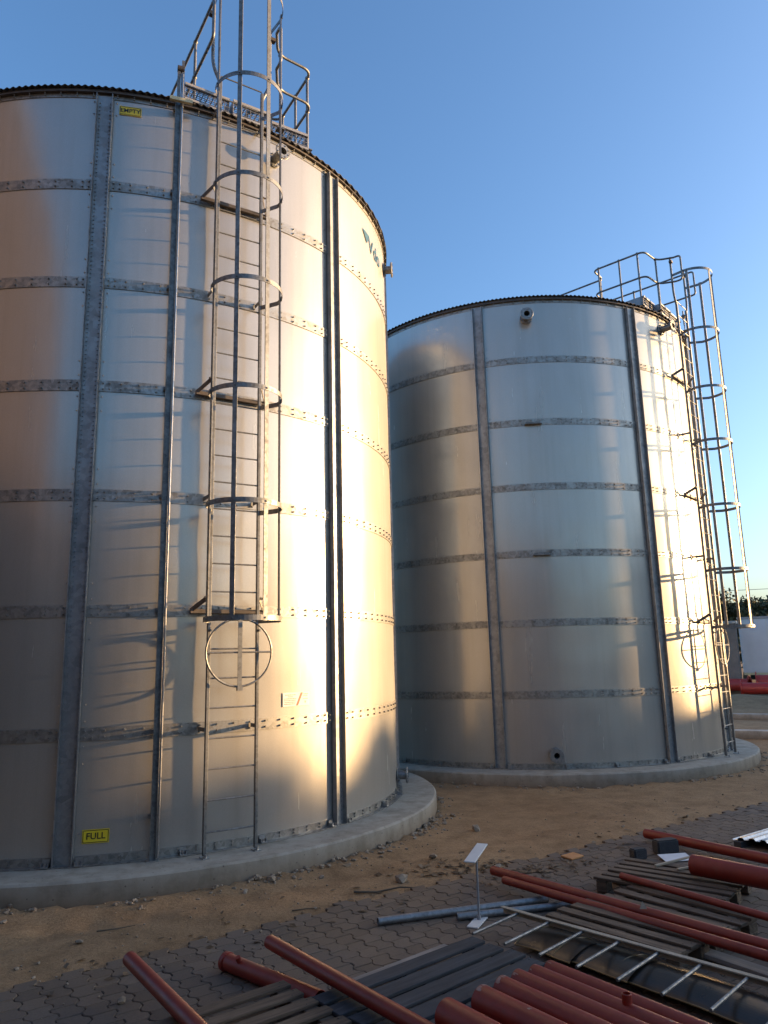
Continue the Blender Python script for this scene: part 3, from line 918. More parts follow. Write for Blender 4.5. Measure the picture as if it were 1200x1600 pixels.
o = mb.build('paving', M['paver'], sharp=0)
tag(o, 'grey brown zigzag interlocking block paving', 'paving', kind='structure')

# loose rubble along the plinths, and litter at the paving edge
def stone_into(mb, x, y, z, s, seed):
    rnd = random.Random(seed); bm = bmesh.new(); bmesh.ops.create_icosphere(bm, subdivisions=1, radius=1)
    sc = (rnd.uniform(.7, 1.3), rnd.uniform(.6, 1.1), rnd.uniform(.45, .8)); ro = Matrix.Rotation(rnd.uniform(0, 6.28), 3, 'Z') @ Matrix.Rotation(rnd.uniform(-.5, .5), 3, 'X')
    i0 = len(mb.v)
    for v in bm.verts:
        c = v.co * (1 + .45 * noise.noise(v.co * 1.7 + Vector((seed, seed * .7, 0))))
        c = ro @ Vector((c.x * sc[0] * s, c.y * sc[1] * s, c.z * sc[2] * s))
        mb.v.append((x + c.x, y + c.y, z + c.z))
    for f in bm.faces: mb.f.append(tuple(i0 + v.index for v in f.verts)); mb.sm.append(False)
    bm.free()
mb = MB(); rnd = random.Random(3)
for i in range(900):
    C, a0, a1 = (C1, -125, 5) if i < 620 else (C2, -125, -10)
    a = R_(rnd.uniform(a0, a1)); d = RPL + .02 + abs(rnd.gauss(0, .13))
    x, y = C[0] + d * math.cos(a), C[1] + d * math.sin(a)
    cl = noise.noise(Vector((a * 5, C[0], 1)))
    if cl < -.1 and rnd.random() < .75: continue
    s = min(.05, .008 + abs(rnd.gauss(0, .013)))
    stone_into(mb, x, y, ground_z(x, y) + s * .2, s, i)
for i in range(420):
    u = rnd.uniform(0, 12); v = rnd.gauss(-.35, .5)
    p = E0 + eu * u + ev * v
    if math.hypot(p.x - C1[0], p.y - C1[1]) < RPL + .05 or math.hypot(p.x - C2[0], p.y - C2[1]) < RPL + .05: continue
    s = min(.022, .004 + abs(rnd.gauss(0, .006)))
    stone_into(mb, p.x, p.y, (ground_z(p.x, p.y) if v < 0 else .002) + s * .2, s, 2000 + i)
for i in range(230):
    x = rnd.uniform(-5, 10); y = rnd.uniform(6, 14)
    if paved_dist(x, y) > 0 or math.hypot(x - C1[0], y - C1[1]) < RPL + .05 or math.hypot(x - C2[0], y - C2[1]) < RPL + .05: continue
    s = min(.022, .004 + abs(rnd.gauss(0, .006)))
    stone_into(mb, x, y, ground_z(x, y) + s * .2, s, 5000 + i)
tag(mb.build('rubble', M['stone'], sharp=0), 'loose stones and crumbs scattered on the earth', 'rubble', kind='stuff')

mb = MB(); rnd = random.Random(11)
for i in range(420):
    k = rnd.random()
    if k < .62: x, y = 1.05 + rnd.gauss(0, .42) * 1.2, 7.78 + rnd.gauss(0, .14) + .18 * rnd.random()
    else:
        p = E0 + eu * rnd.uniform(0, 9) + ev * rnd.gauss(0, .25); x, y = p.x, p.y
    z = max(ground_z(x, y), -.002 if paved_dist(x, y) > .1 else -1) + .006
    L = rnd.uniform(.012, .055); w = L * rnd.uniform(.25, .6); a = rnd.uniform(0, 6.28); t = rnd.uniform(-.4, .4)
    d = Vector((math.cos(a), math.sin(a), t * .4)) * L; e = Vector((-math.sin(a), math.cos(a), rnd.uniform(-.5, .5))) * w
    c = Vector((x, y, z + .004)); h = Vector((0, 0, .004))
    mb.quad([c - d, c + e + h, c + d, c - e + h])
    mb.quad([c - d + Vector((0, 0, -.0015)), c - e + h * .6, c + d + Vector((0, 0, -.0015)), c + e + h * .6])
tag(mb.build('leaf_litter', M['dryleaf'], sharp=0), 'dry leaves and crumbs blown against the paving edge', 'leaf litter', kind='stuff')

# single clods that stand out
def clod(x, y, s, seed, label):
    mb = MB(); stone_into(mb, 0, 0, s * .35, s, seed)
    o = mb.build('stone', M['stone'], sharp=0, loc=(x, y, ground_z(x, y) if paved_dist(x, y) < 0 else 0)); o.location.z = max(o.location.z, 0)
    tag(o, label, 'stone', 'single stones lying about')
clod(-1.71, 5.11, .035, 21, 'yellowish stone on the paving beside the lone red pipe end')
clod(-2.40, 6.15, .03, 22, 'pale stone on the sand in front of the FULL plate')
clod(.08, 7.56, .055, 23, 'dark clod against the plinth edge of the near tank, below the ladder')
clod(.42, 8.25, .05, 24, 'flat clod against the plinth curve, close to the bottom nozzle')
clod(1.02, 9.55, .06, 25, 'angular stone in the gap between both plinths')
clod(1.05, 7.92, .04, 26, 'dark clod at the paving edge behind the steel prop')
# dry sticks on the earth
def stick(pts, r, label):
    mb = MB(); mb.tube([(x, y, ground_z(x, y) + r + dz) for x, y, dz in pts], r, 7, r2=r * .45)
    tag(mb.build('dry_stick', M['bark']), label, 'stick', 'dry sticks on the earth')
stick([(-.36, 7.22, .004), (-.15, 7.24, .002), (.06, 7.33, .012), (.26, 7.34, .004)], .011, 'long dark stick on the sand before the near plinth')
stick([(-.86, 6.78, .003), (-.74, 6.82, .006), (-.63, 6.86, .003)], .006, 'short thin twig on the sand at the paving edge')
stick([(-2.35, 6.36, .003), (-2.2, 6.40, .004), (-2.08, 6.46, .003)], .006, 'short twig on the sand near the frame edge')

# ------------------------------------------------------------------ pallets
def pallet(name, origin, ang, L, W, slats, mat, label, h=.135, sw=.095, seed=0, blocks=True):
    """slats run along local X (length L), spaced along local Y"""
    rnd = random.Random(seed)
    root = empty(name, (origin[0], origin[1], 0), R_(ang)); tag(root, label, 'pallet', 'wooden pallets')
    tslat = .02; n = slats
    for k in range(n):
        y = sw / 2 + (W - sw) * k / (n - 1)
        d0, d1 = rnd.uniform(-.012, .012), rnd.uniform(-.012, .012); ry = rnd.uniform(-.006, .006)
        mb = MB(); mb.box(((L + d0 + d1) / 2, y, h - tslat / 2), (L / 2 + abs(d0), ry * L / 2, rnd.uniform(-.003, .003)), (0, sw / 2 * rnd.uniform(.9, 1.05), 0), (0, 0, tslat / 2))
        mb.build('deck_slat', mat, root, bevel=.003)
    nb = MB()
    for k in range(n):
        y = sw / 2 + (W - sw) * k / (n - 1)
        for x in (.055, L / 2, L - .055):
            for e in (-1, 1): nb.bolt((x + e * .018 + rnd.uniform(-.006, .006), y + e * sw * .26, h - .0015), (0, 0, 1), .005, .003)
    nb.build('nail_heads', M['cable'], root)
    for x in (.055, L / 2, L - .055):
        mb = MB(); mb.abox(x - .045, x + .045, .004, W - .004, h - tslat - .02, h - tslat - .0005); mb.build('cross_board', mat, root, bevel=.003)
        for y in (.07, W / 2, W - .07):
            mb = MB(); mb.abox(x - .048, x + .048, y - .06, y + .06, .021, h - tslat - .0205); mb.build('spacer_block', mat, root, bevel=.004)
    for y in (.07, W / 2, W - .07):
        mb = MB(); mb.abox(.004, L - .004, y - .047, y + .047, .002, .0205); mb.build('bottom_board', mat, root, bevel=.003)
    return root
# angle of slats ~40 deg for the two close ones, ~-47 for the far ones
d52 = Vector((math.cos(R_(-51)), math.sin(R_(-51))))
p = Vector((-1.66, 4.29)) + d52 * 1.02
pallet('wooden_pallet', (p.x + .02, p.y), 38.5, 1.2, 1.02, 7, M['wood'], 'weathered brown pallet under the lone red pipe ends at the picture edge', seed=1)
p = Vector((-.47, 4.82)) + d52 * 1.0
pallet('wooden_pallet', (p.x, p.y), 41, 1.36, 1.0, 6, M['darkwood'], 'black stained pallet beneath the bundle of thick red pipes', seed=2, sw=.138)
pallet('wooden_pallet', (1.15, 6.09), -49, 1.06, .72, 5, M['wood'], 'brown pallet beneath the two long thin red pipes and the ladder section', seed=3)
pallet('wooden_pallet', (1.77, 7.02), -39, 1.09, .80, 6, M['wood'], 'brown pallet carrying the thick red pipe stub and charcoal blocks', seed=4, sw=.088)
pallet('wooden_pallet', (1.56, 6.44), -52, 1.06, .62, 4, M['wood'], 'brown pallet between the two long pipes and the thin single pipe', seed=5, h=.125)

# ------------------------------------------------------------------ pipes
def pipe(a, b, ro, label, wall=.004, group='red primed steel pipes', mat=None, cat='pipe', extra=None, name='steel_pipe'):
    a = Vector(a); b = Vector(b)
    root = empty(name, a); tag(root, label, cat, group)
    mb = MB(); mb.pipe((0, 0, 0), b - a, ro, ro - wall, 32); mb.build('pipe_wall', mat or M['red'], root)
    if extra: extra(root, a, b, ro)
    return root
def away(a, ang, L, dz=0): return (a[0] + L * math.cos(R_(ang)), a[1] + L * math.sin(R_(ang)), a[2] + dz)
def grooved(root, a, b, ro):
    d = (b - a).normalized(); mb = MB(); mb.pipe(d * .0, d * .035, ro + .007, ro - .001, 28); mb.build('collar', M['red'], root)
    mb = MB(); mb.tube([d * .19 + Vector((0, 0, ro * .6)) + Vector((-d.y, d.x, 0)) * .018 * -1, d * .19 + Vector((0, 0, ro + .022)) + Vector((-d.y, d.x, 0)) * .04 * -1], .018, 12); mb.build('outlet_stub', M['red'], root)
def stub(root, a, b, ro):
    d = (b - a).normalized(); mb = MB(); mb.pipe(d * .66 + Vector((0, 0, ro * .7)), d * .66 + Vector((0, 0, ro + .045)), .026, .020, 20); mb.build('outlet_stub', M['red'], root)
a = (-1.73, 5.29, .185); pipe(a, away(a, -54.5, 2.4), .046, 'red pipe jutting over the brown pallet, first from the picture edge')
a = (-1.165, 5.57, .058); pipe(a, away(a, -42, .95), .055, 'short red pipe with collared end lying on paving under a pallet corner', extra=grooved)
a = (-.85, 5.50, .195); pipe(a, away(a, -52, 2.4), .044, 'red pipe slanting across the corner of the black stained pallet')
bundle = [((.26, 4.337), .080, 'thick red pipe of the bundle, nearest to the slanting single pipe', None),
          ((.465, 4.494), .078, 'thick red pipe of the bundle, second from the slanting single pipe', None),
          ((.60, 4.672), .066, 'thick red pipe of the bundle, third from the slanting single pipe', None),
          ((.712, 4.79), .060, 'medium red pipe of the bundle, fourth from the slanting single pipe', None),
          ((.826, 4.876), .055, 'medium red pipe of the bundle with a short upright outlet stub', stub),
          ((.932, 4.947), .052, 'slimmest red pipe of the bundle, next to the dark curved sheets', None)]
for bi, ((x, y), ro, lab_, ex) in enumerate(bundle):
    a = (x, y, .138 + ro); pr_ = pipe(a, away(a, -53.5, 2.3), ro, lab_, extra=ex, wall=.006)
    rnd = random.Random(60 + bi); mb = MB(); d = Vector((math.cos(R_(-53.5)), math.sin(R_(-53.5)), 0)); sd = Vector((-d.y, d.x, 0))
    for q in range(9 if bi in (1, 2, 3) else 4):
        t0 = rnd.uniform(-.9, .9); w_ = rnd.uniform(.05, .30); u0 = rnd.choice((.004, .004, .004, rnd.uniform(.05, 1.2))); u1 = u0 + rnd.uniform(.006, .035); pts_ = []
        for k in range(5):
            t = t0 + w_ * k / 4; o_ = (sd * math.sin(t) + Vector((0, 0, 1)) * math.cos(t)) * (ro + .0009); j0 = rnd.uniform(0, .006); j1 = rnd.uniform(0, .01)
            pts_.append((o_ + d * (u0 + j0), o_ + d * (u1 + j1)))
        for k in range(4): mb.quad([pts_[k][0], pts_[k][1], pts_[k + 1][1], pts_[k + 1][0]])
    mb.build('worn_patches', M['scuff'], pr_)
a = (.93, 7.42, .105); pipe(a, (3.25, 4.12, .20), .040, 'long thin red pipe, the upper of the two lying side by side', wall=.004)
a = (.99, 7.13, .10); pipe(a, (3.15, 4.0, .19), .034, 'long thin red pipe, the lower of the two lying side by side', wall=.004)
a = (1.98, 6.93, .165); pipe(a, away(a, -57, 2.5), .028, 'single slender red pipe lying on the far brown pallet')
a = (2.62, 6.95, .235); pipe(a, away(a, -49.5, 2.6, .02), .085, 'thick red pipe stub resting on the far pallet', wall=.006)
a = (2.84, 8.85, .075); pipe(a, away(a, -56, 3.4), .050, 'farthest long red pipe lying on the open paving')
a = (-.13, 6.36, .030); pipe(a, (1.30, 6.80, .030), .030, 'galvanised pipe lying on the paving, the longer of a pair', mat=M['dullzinc'], group='galvanised pipes on the paving')
a = (.50, 6.43, .028); pipe(a, (1.75, 6.72, .030), .028, 'galvanised pipe lying on the paving, the shorter of a pair', mat=M['dullzinc'], group='galvanised pipes on the paving')
# small metal tag on the long pipes
mb = MB(); mb.quad([(-.028, 0, 0), (.028, 0, 0), (0, .012, .05)]); mb.quad([(.028, .002, 0), (-.028, .002, 0), (0, .014, .05)])
tag(mb.build('metal_offcut', M['palewood'], loc=(1.86, 6.0, .185)), 'small pale triangular offcut stuck between the two long red pipes', 'offcut')

# ------------------------------------------------------------------ steel prop (plate, rod, plate)
pr = empty('steel_prop', (.675, 6.41, 0), R_(66)); tag(pr, 'slim grey steel prop with a flat plate at each end, standing on paving', 'prop')
mb = MB(); mb.abox(-.18, .18, -.046, .046, .001, .011); mb.build('base_plate', M['label'], pr, bevel=.002)
mb = MB(); mb.tube([(0, 0, .01), (0, 0, .50)], .0095, 12); mb.tube([(0, 0, .011), (0, 0, .04)], .016, 6); mb.build('rod', M['grey'], pr)
mb = MB(); mb.box((0, 0, .506), (.18, 0, .028), (0, .046, .0), (0, 0, .005)); mb.build('top_plate', M['label'], pr, bevel=.002)

# ------------------------------------------------------------------ ladder section lying across
ls = empty('ladder_section', (.88, 6.14, .155), R_(-46.6)); tag(ls, 'loose ladder section with thin rungs lying over pallet and dark sheets', 'ladder')
mb = MB(); mb.box((1.35, 0, .012), (1.42, 0, .0), (0, .020, 0), (0, 0, .004)); mb.box((1.35, .018, -.012), (1.42, 0, 0), (0, .003, 0), (0, 0, .020)); mb.build('stile', M['palewood'], ls)
for k in range(10):
    x = .085 + .28 * k; mb = MB(); mb.tube([(x, -.005, -.002), (x + .015, -.55, -.006)], .0105, 10); mb.build('rung', M['galv'], ls)

# ------------------------------------------------------------------ dark curved sheets under the ladder
def curved_sheet(x0, L, z, tilt, label, seed):
    o = empty('curved_sheet', (.86, 5.80, 0), R_(-52)); tag(o, label, 'metal sheet', 'dark curved sheets under the ladder section')
    mb = MB(); n = 20; m = 10; W = .44; rnd = random.Random(seed)
    def P(i, j, dz=0):
        x = x0 + L * i / m; y = W * j / n + .02 * math.sin(i * .5)
        zz = z + .035 + .055 * math.sin(PI * j / n) ** .8 + tilt * (i / m) + .006 * noise.noise(Vector((x * 4, y * 6, seed)))
        return (x, y, zz + dz)
    for i in range(m):
        for j in range(n):
            mb.quad([P(i, j), P(i + 1, j), P(i + 1, j + 1), P(i, j + 1)], True)
            mb.quad([P(i, j, -.003), P(i, j + 1, -.003), P(i + 1, j + 1, -.003), P(i + 1, j, -.003)], True)
    bm = bmesh.new(); me = bpy.data.meshes.new('tmp')
    mb.build('sheet', M['sheet'], o)
    mb = MB()
    mb.tube([P(0, j) for j in range(n + 1)], .0065, 6); mb.tube([P(i, 0) for i in range(m + 1)], .006, 6)
    mb.build('rolled_edge', M['edge'], o); bm.free(); bpy.data.meshes.remove(me)
curved_sheet(.0, .50, .0, .022, 'dark curved sheet whose brown rolled edge shows beside the thin rungs', 1)
curved_sheet(.34, .60, .012, .022, 'dark curved sheet overlapped in the middle of its row under the ladder', 2)
curved_sheet(.80, 1.5, .024, .0, 'long dark curved sheet under the end of the ladder at the frame edge', 3)

# ------------------------------------------------------------------ odds and ends on the paving
def block(x, y, ang, dx, dy, dz, label):
    mb = MB(); mb.abox(-dx / 2, dx / 2, -dy / 2, dy / 2, 0, dz)
    bm = bmesh.new(); bm2 = bpy.data.meshes.new('t'); bm2.from_pydata(mb.v, [], mb.f); bm.from_mesh(bm2); bpy.data.meshes.remove(bm2)
    bmesh.ops.bevel(bm, geom=bm.edges[:], offset=.012, segments=2, affect='EDGES'); bmesh.ops.subdivide_edges(bm, edges=bm.edges[:], cuts=2, use_grid_fill=True)
    for v in bm.verts: v.co += Vector((noise.noise(v.co * 40), noise.noise(v.co * 40 + Vector((5, 0, 0))), noise.noise(v.co * 40 + Vector((0, 9, 0))))) * .003
    me = bpy.data.meshes.new('charcoal_block'); bm.to_mesh(me); bm.free(); me.materials.append(M['block'])
    o = bpy.data.objects.new('charcoal_block', me); COL.objects.link(o); o.location = (x, y, .003); o.rotation_euler = (0, 0, R_(ang))
    tag(o, label, 'block', 'charcoal coloured blocks')
block(2.50, 8.08, 20, .155, .10, .105, 'smaller charcoal block on the paving behind the far pallet')
block(2.86, 8.30, 15, .25, .12, .135, 'larger charcoal block on the paving between far pallet and long pipe')
mb = MB(); mb.box((0, 0, 0), (.15, .02, .0), (-.01, .09, .012), (0, 0, .002)); o = mb.build('paper_sheet', M['paper'], loc=(2.86, 8.03, .025)); tag(o, 'crumpled white paper sheet beside the larger charcoal block', 'paper')
for (x, y), ang, L, lab_ in (((2.62, 7.42), 32, .52, 'longer pale batten leaning on the far pallet'), ((2.72, 7.22), 22, .36, 'shorter pale batten on the far pallet by the pipe stub')):
    mb = MB(); mb.abox(-L / 2, L / 2, -.012, .012, 0, .014); o = mb.build('timber_batten', M['palewood'], loc=(x, y, .14)); o.rotation_euler = (0, 0, R_(ang)); tag(o, lab_, 'batten', 'pale timber battens')
mb = MB(); mb.abox(0, 1.0, -.06, .06, 0, .03); o = mb.build('timber_plank', M['plank'], loc=(2.06, 5.66, .02), bevel=.003); o.rotation_euler = (0, R_(1.5), R_(-52)); tag(o, 'grey timber plank lying past the end of the brown pallet', 'plank')
mb = MB(); mb.abox(-.10, .10, -.07, .07, 0, .018); o = mb.build('broken_tile', M['cardboard'], loc=(1.86, 8.22, .004), bevel=.004); o.rotation_euler = (R_(4), 0, R_(38)); tag(o, 'flat orange tile fragment on the paving', 'tile')
# grey board behind the black pallet
mb = MB(); mb.abox(0, 1.0, -.055, .055, 0, .022); o = mb.build('timber_plank', M['plank'], loc=(-.37, 5.05, .05), bevel=.003); o.rotation_euler = (0, 0, R_(41)); tag(o, 'dark grey timber plank along the back of the black pallet', 'plank')
# corrugated offcut
cs = empty('corrugated_sheet', (3.72, 8.50, 0), R_(36)); tag(cs, 'shiny corrugated roofing offcut lying at the picture edge', 'roofing sheet')
mb = MB(); n = 60
for i in range(n):
    def Q(k, y, dz=0): return (y, -.55 + .62 * k / n, .065 + .016 * max(-.7, min(.7, 1.6 * math.sin(2 * PI * k / 12))) + .03 * math.sin(PI * k / n) + dz)
    mb.quad([Q(i, 0), Q(i, 1.8), Q(i + 1, 1.8), Q(i + 1, 0)], True); mb.quad([Q(i, 0, -.003), Q(i + 1, 0, -.003), Q(i + 1, 1.8, -.003), Q(i, 1.8, -.003)], True)
mb.build('sheet', M['bright'], cs)
mb = MB(); mb.abox(-.03, 1.7, -.52, -.44, .0, .055); mb.abox(-.05, 1.7, -.05, .03, .0, .055); mb.build('bearer', M['block'], cs)

# ------------------------------------------------------------------ yard beyond the far tank
def kerb(p, q, h, w, label):
    p = Vector((*p, 0)); q = Vector((*q, 0)); d = (q - p); L = d.length; d.normalize(); nrm = Vector((-d.y, d.x, 0))
    mb = MB(); mb.box((0, 0, h / 2 - .05), d * L / 2, nrm * w / 2, Vector((0, 0, h / 2 + .05)))
    o = mb.build('concrete_kerb', M['kerbconc'], loc=tuple((p + q) / 2), bevel=.01); tag(o, label, 'kerb', 'concrete kerbs behind the far tank')
kerb((5.2, 20.0), (15, 15.1), .20, .30, 'nearer low concrete kerb beside the far plinth')
kerb((7.2, 25.75), (18, 18.85), .17, .22, 'farther low concrete kerb before the dirt mound')
def hydrant(a, ang, L, r, label):
    root = empty('flanged_pipe', a, R_(ang)); tag(root, label, 'pipe', 'bright red flanged pipes in the yard')
    mb = MB(); mb.pipe((0, 0, 0), (L, 0, 0), r, r - .02, 28); mb.build('pipe_wall', M['redfar'], root)
    for x in (0, L - .04):
        mb = MB(); mb.pipe((x, 0, 0), (x + .04, 0, 0), r * 1.45, r - .02, 28)
        for q in range(8): mb.bolt((x + .04, r * 1.25 * math.cos(q * PI / 4), r * 1.25 * math.sin(q * PI / 4)), (1, 0, 0), .02, .03)
        mb.build('flange', M['redfar'], root)
hydrant((13.7, 36.2, .55), -42, 3.3, .27, 'bright red flanged pipe on the mound beside the far ladder')
hydrant((14.75, 31.9, .50), -28, 3.2, .24, 'bright red flanged pipe lying lower, at the frame edge')
hydrant((16.05, 33.2, .66), -25, 3.2, .34, 'thickest bright red flanged pipe, its end cut by the frame')
# trailer
tr = empty('box_trailer', (16.75, 35.75, 0), R_(-33)); tag(tr, 'white box trailer parked beyond the far tank', 'trailer')
mb = MB(); mb.abox(0, 13, 0, 2.5, 1.02, 3.52); mb.build('cargo_box', M['white'], tr, bevel=.03)
mb = MB(); mb.abox(-.03, 13.03, -.03, 2.53, 3.525, 3.62); mb.build('top_rail', M['grey'], tr)
mb = MB(); mb.abox(0.02, 12.98, -.02, .05, .93, 1.015); mb.build('side_rail', M['cream'], tr)
mb = MB(); mb.abox(.2, 12.6, .6, 1.9, .70, .925); mb.build('chassis', M['tyre'], tr)
mb = MB()
for k in range(1, 11): mb.abox(k * 1.2 - .02, k * 1.2 + .02, -.012, -.002, 1.06, 3.48)
mb.build('panel_seam', M['label'], tr)
mb = MB(); mb.abox(1.25, 1.65, -.025, -.002, 1.12, 1.48); mb.build('latch_plate', M['grey'], tr)
mb = MB(); mb.abox(.5, 12, .28, .34, .35, .90); mb.build('side_skirt', M['grey'], tr)
for x in (2.2, 3.5, 10.2):
    for y in (.15, 2.1):
        mb = MB(); mb.tube([(x, y, .5), (x, y + .28, .5)], .5, 28); w = mb.build('wheel', M['tyre'], tr)
        mb = MB(); mb.tube([(x, y - .012, .5), (x, y + .02, .5)], .27, 20); mb.build('hub', M['grey'], w)
# brick pillar
bp_ = empty('gate_pillar', (15.98, 35.0, 0), R_(-30)); tag(bp_, 'grey brown pillar beside the white trailer', 'pillar')
mb = MB(); mb.abox(-.28, .28, -.28, .28, 0, 3.3); mb.build('shaft', M['pillarbrick'], bp_)
mb = MB(); mb.abox(-.34, .34, -.34, .34, 3.302, 3.42); mb.build('capstone', M['kerbconc'], bp_)

# ------------------------------------------------------------------ trees
def tree(x, y, h, cr, mat, label, seed, trunk_h=None, n_leaf=2600, leaf=.16, group='trees beyond the yard', flat=.75):
    rnd = random.Random(seed); th = trunk_h or h * .45
    root = empty('broadleaf_tree', (x, y, 0)); tag(root, label, 'tree', group)
    mb = MB(); pts = [Vector((0, 0, -.1))]
    for k in range(1, 6): pts.append(Vector((rnd.uniform(-.06, .06) * k * h * .06, rnd.uniform(-.06, .06) * k * h * .06, th * k / 5)))
    mb.tube(pts, h * .028, 9, r2=h * .016); tips = []
    for k in range(9):
        a = 2 * PI * k / 9 + rnd.uniform(-.3, .3); e = rnd.uniform(.25, 1.2); L = cr * rnd.uniform(.6, 1.0)
        b = pts[3] + (pts[5] - pts[3]) * rnd.random()
        m = b + Vector((math.cos(a) * L * .5, math.sin(a) * L * .5, L * .35 * e)); t = b + Vector((math.cos(a) * L, math.sin(a) * L, L * e * .9))
        mb.tube([b, m, t], h * .012, 6, r2=h * .003); tips.append(t)
    mb.build('trunk', M['bark'], root)
    clumps = []
    cz = h - cr * flat
    for t in tips: clumps.append((t, cr * rnd.uniform(.28, .42)))
    for k in range(26):
        v = Vector((rnd.gauss(0, 1), rnd.gauss(0, 1), rnd.gauss(0, 1))).normalized() * rnd.uniform(.35, .9)
        clumps.append((Vector((v.x * cr, v.y * cr, cz + v.z * cr * flat)), cr * rnd.uniform(.2, .4)))
    mb = MB()
    for i in range(n_leaf):
        c, r = clumps[rnd.randrange(len(clumps))]
        v = Vector((rnd.gauss(0, 1), rnd.gauss(0, 1), rnd.gauss(0, .8))).normalized() * r * rnd.uniform(.45, 1.05)
        p = c + v; n = (v.normalized() + Vector((rnd.gauss(0, .5), rnd.gauss(0, .5), rnd.gauss(0, .5)))).normalized()
        u = n.orthogonal().normalized(); w = n.cross(u); s = leaf * rnd.uniform(.6, 1.4)
        q = rnd.uniform(0, 6.28); u, w = u * math.cos(q) + w * math.sin(q), w * math.cos(q) - u * math.sin(q)
        mb.quad([p - u * s, p + w * s * .5 + n * s * .15, p + u * s, p - w * s * .5 + n * s * .15])
    mb.build('crown', mat, root, sharp=0)
tree(23.8, 50.5, 6.6, 3.0, M['leaf1'], 'olive green tree just beyond the white trailer and grey brown pillar', 1, 1.8, 9000, .16)
tree(28.0, 52.5, 6.0, 2.6, M['leaf2'], 'dark green tree beyond the middle of the white trailer', 2, 1.8, 8000, .16)
tree(31.6, 55, 6.3, 2.4, M['leaf1'], 'lower olive tree at the frame edge beyond the trailer', 3, 1.7, 7000, .16)
tree(20.2, 52, 4.8, 2.2, M['leaf2'], 'dark low tree mostly hidden behind the far ladder', 4, 1.6, 6000, .16)

# overhead cable on two poles
def utility_pole(x, y, label):
    o = empty('utility_pole', (x, y, 0)); tag(o, label, 'pole', 'utility poles')
    mb = MB(); mb.tube([(0, 0, -.2), (0, 0, 6.3)], .11, 12, r2=.08); mb.build('shaft', M['bark'], o)
    mb = MB(); mb.abox(-.6, .6, -.05, .05, 5.85, 5.97); mb.build('crossarm', M['bark'], o)
utility_pole(6, 52, 'wooden utility pole hidden behind the tanks, holding the thin cable')
utility_pole(48, 33, 'wooden utility pole outside the frame, holding the thin cable')
mb = MB(); pts = []
for k in range(25):
    t = k / 24; pts.append((6 + 42 * t, 52 - 19 * t, 5.98 - .35 * 4 * t * (1 - t)))
mb.tube(pts, .014, 6); tag(mb.build('overhead_cable', M['cable']), 'thin overhead cable crossing the pale sky above the trees', 'cable')

# ------------------------------------------------------------------ unseen buildings added to shade the yard and colour reflections
s_ = Vector((math.cos(R_(SUN_AZ)), math.sin(R_(SUN_AZ)), 0)); t_ = Vector((-s_.y, s_.x, 0)); zz_ = Vector((0, 0, 1))
def shed(a0, depth, q0, q1, h, label, wall):  # invented blocks out of view that cast the shade line on the tanks
    o = empty('added_warehouse', tuple(s_ * a0 + t_ * q0), R_(SUN_AZ)); tag(o, label, 'building', 'added buildings shading the yard from the sun')
    L = q1 - q0
    mb = MB(); mb.abox(0, depth, 0, L, -.2, h - .25); mb.build('wall', wall, o)
    mb = MB(); mb.abox(-.25, depth + .25, -.25, L + .25, h - .245, h); mb.build('roof', M['slab'], o)
    k = 3.0; i = 0
    while k < L - 3:
        mb = MB(); mb.abox(-.05, -.003, k, k + 1.6, 1.6, 3.0); f = mb.build('window', M['grey'], o)
        mb = MB(); mb.abox(-.057, -.052, k + .08, k + 1.52, 1.68, 2.92); mb.build('pane', M['dark'], f); k += 4.5
    mb = MB(); mb.abox(-.06, -.003, 1.0, 2.6, 0, 2.2); mb.build('door', M['grey'], o)
shed(42, 12, 6.6, 44, 5.14, 'long low beige building added outside the frame to shade the tank bases', M['plaster'])
shed(42, 14, -26, 6.3, 10.9, 'tall beige building added outside the frame to shade the yard', M['plaster'])
for i, (q, h) in enumerate(((7.2, 6.5), (8.6, 6.05), (9.9, 6.2), (11.0, 5.95))):
    p = s_ * 58 + t_ * q
    tree(p.x, p.y, h + 1.95, 1.6, M['leaf2'], 'dense tree behind the roof of the low added building', 30 + i, 3.0, 2600, .22, 'trees behind the low warehouse', .9)
def block_building(name, x0, x1, y0, y1, h, label, wall, faces):
    ob = empty(name, (x0, y0, 0)); tag(ob, label, 'building')
    mb = MB(); mb.abox(0, x1 - x0, 0, y1 - y0, -.2, h - .3); mb.build('wall', wall, ob)
    mb = MB(); mb.abox(-.2, x1 - x0 + .2, -.2, y1 - y0 + .2, h - .297, h); mb.build('roof', M['slab'], ob)
    L = (y1 - y0) if faces == 'x' else (x1 - x0); k = 1.6
    while k < L - 2.6:
        for z in (1.2, 4.6, 8.0):
            if z + 2 > h: continue
            def bx(a, b, d0, d1, za, zb):
                m_ = MB()
                if faces == 'x': m_.abox(x1 - x0 + d0, x1 - x0 + d1, a, b, za, zb)
                else: m_.abox(a, b, y1 - y0 + d0, y1 - y0 + d1, za, zb)
                return m_
            f = bx(k, k + 1.2, .003, .04, z, z + 1.5).build('window', M['grey'], ob)
            bx(k + .1, k + 1.1, .042, .046, z + .1, z + 1.4).build('pane', M['dark'], f)
        k += 4.0
sh = empty('added_open_shed', (-15, -4.4, 0)); tag(sh, 'dark brown open-fronted shed added outside the frame to colour the near tank reflections', 'building')  # invented shed, gives the near tank its dark brown reflection
mb = MB(); mb.abox(7.6, 8.0, 0, 10.7, 5.2, 11.5); mb.build('fascia', M['cladding'], sh)
mb = MB(); mb.abox(-.1, 8.2, -.2, 10.9, 11.503, 11.75); mb.build('roof', M['slab'], sh)
mb = MB(); mb.abox(0, .3, 0, 10.7, -.2, 11.5); mb.build('back_wall', M['cladding'], sh)
mb = MB(); mb.abox(.303, 7.597, 10.4, 10.7, -.2, 11.5); mb.build('side_wall', M['cladding'], sh)
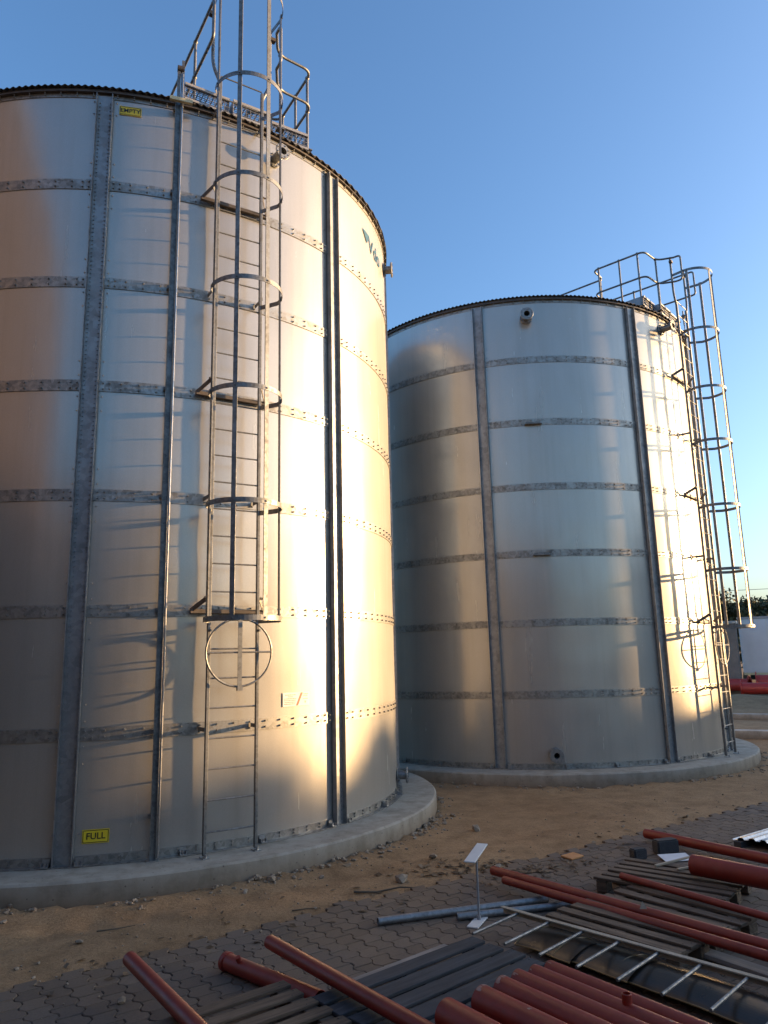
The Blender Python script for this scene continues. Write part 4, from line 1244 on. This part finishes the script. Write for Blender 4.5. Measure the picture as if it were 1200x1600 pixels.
mb = MB(); mb.abox(.303, 7.597, 0, .3, -.2, 11.5); mb.build('side_wall', M['cladding'], sh)
for y in (.15, 3.6, 7.1, 10.5):
    mb = MB(); mb.abox(7.7, 7.9, y - .1, y + .1, -.1, 5.197); mb.build('column', M['slab'], sh)
mb = MB()
for k in range(4):
    mb.abox(1, 3.2, 1 + k * 2.3, 2.6 + k * 2.3, 0, 1.6 + .5 * (k % 2))
mb.build('stored_crates', M['wood'], sh)
block_building('added_rear_building', -22, 5.0, -16, -4.8, 6.6, 'brown plastered building added behind the camera to darken the tank reflections', M['brownplaster'], 'y')  # added out of view to block sky light and dull both tanks

# ------------------------------------------------------------------ light
w = bpy.data.worlds.new('World'); scene.world = w; w.use_nodes = True
nt = w.node_tree; bg = nt.nodes['Background']
sky = nt.nodes.new('ShaderNodeTexSky'); sky.sky_type = 'NISHITA'; sky.sun_disc = False
sky.sun_elevation = R_(SUN_EL); sky.sun_rotation = R_(90 - SUN_AZ)
sky.altitude = 300; sky.air_density = 1.0; sky.dust_density = 3.6; sky.ozone_density = 3.5
nt.links.new(sky.outputs[0], bg.inputs[0]); bg.inputs[1].default_value = .15
sun = bpy.data.lights.new('sun', 'SUN'); sun.energy = 3.8; sun.angle = R_(.53); sun.color = (1.0, .62, .28)
so = bpy.data.objects.new('sun', sun); COL.objects.link(so)
D = Vector((math.cos(R_(SUN_EL)) * math.cos(R_(SUN_AZ)), math.cos(R_(SUN_EL)) * math.sin(R_(SUN_AZ)), math.sin(R_(SUN_EL))))
so.rotation_euler = D.to_track_quat('Z', 'Y').to_euler(); so.location = (30, 10, 20)

# ------------------------------------------------------------------ camera
cam = bpy.data.cameras.new('camera'); co = bpy.data.objects.new('camera', cam); COL.objects.link(co); scene.camera = co
F = 1155.9; pt = .19695; ro = -.02512
fw = Vector((0, math.cos(pt), math.sin(pt))); up = Vector((0, -math.sin(pt), math.cos(pt))); rt = Vector((1, 0, 0))
r2 = rt * math.cos(ro) + up * math.sin(ro); u2 = -rt * math.sin(ro) + up * math.cos(ro)
mw = Matrix((r2, u2, -fw)).transposed().to_4x4(); mw.translation = (0, 0, 2.056); co.matrix_world = mw
cam.sensor_fit = 'VERTICAL'; cam.sensor_height = 32; cam.lens = 32 * F / 1600
cam.clip_start = .05; cam.clip_end = 6000
scene.render.resolution_x = 768; scene.render.resolution_y = 1024
scene.render.engine = 'CYCLES'
scene.cycles.max_bounces = 8; scene.cycles.use_denoising = True
scene.cycles.caustics_reflective = True; scene.cycles.blur_glossy = .3
scene.view_settings.view_transform = 'Standard'; scene.view_settings.look = 'None'
scene.view_settings.exposure = 1.72; scene.view_settings.gamma = 1.0
try: scene.view_settings.use_curve_mapping = False
except Exception: pass
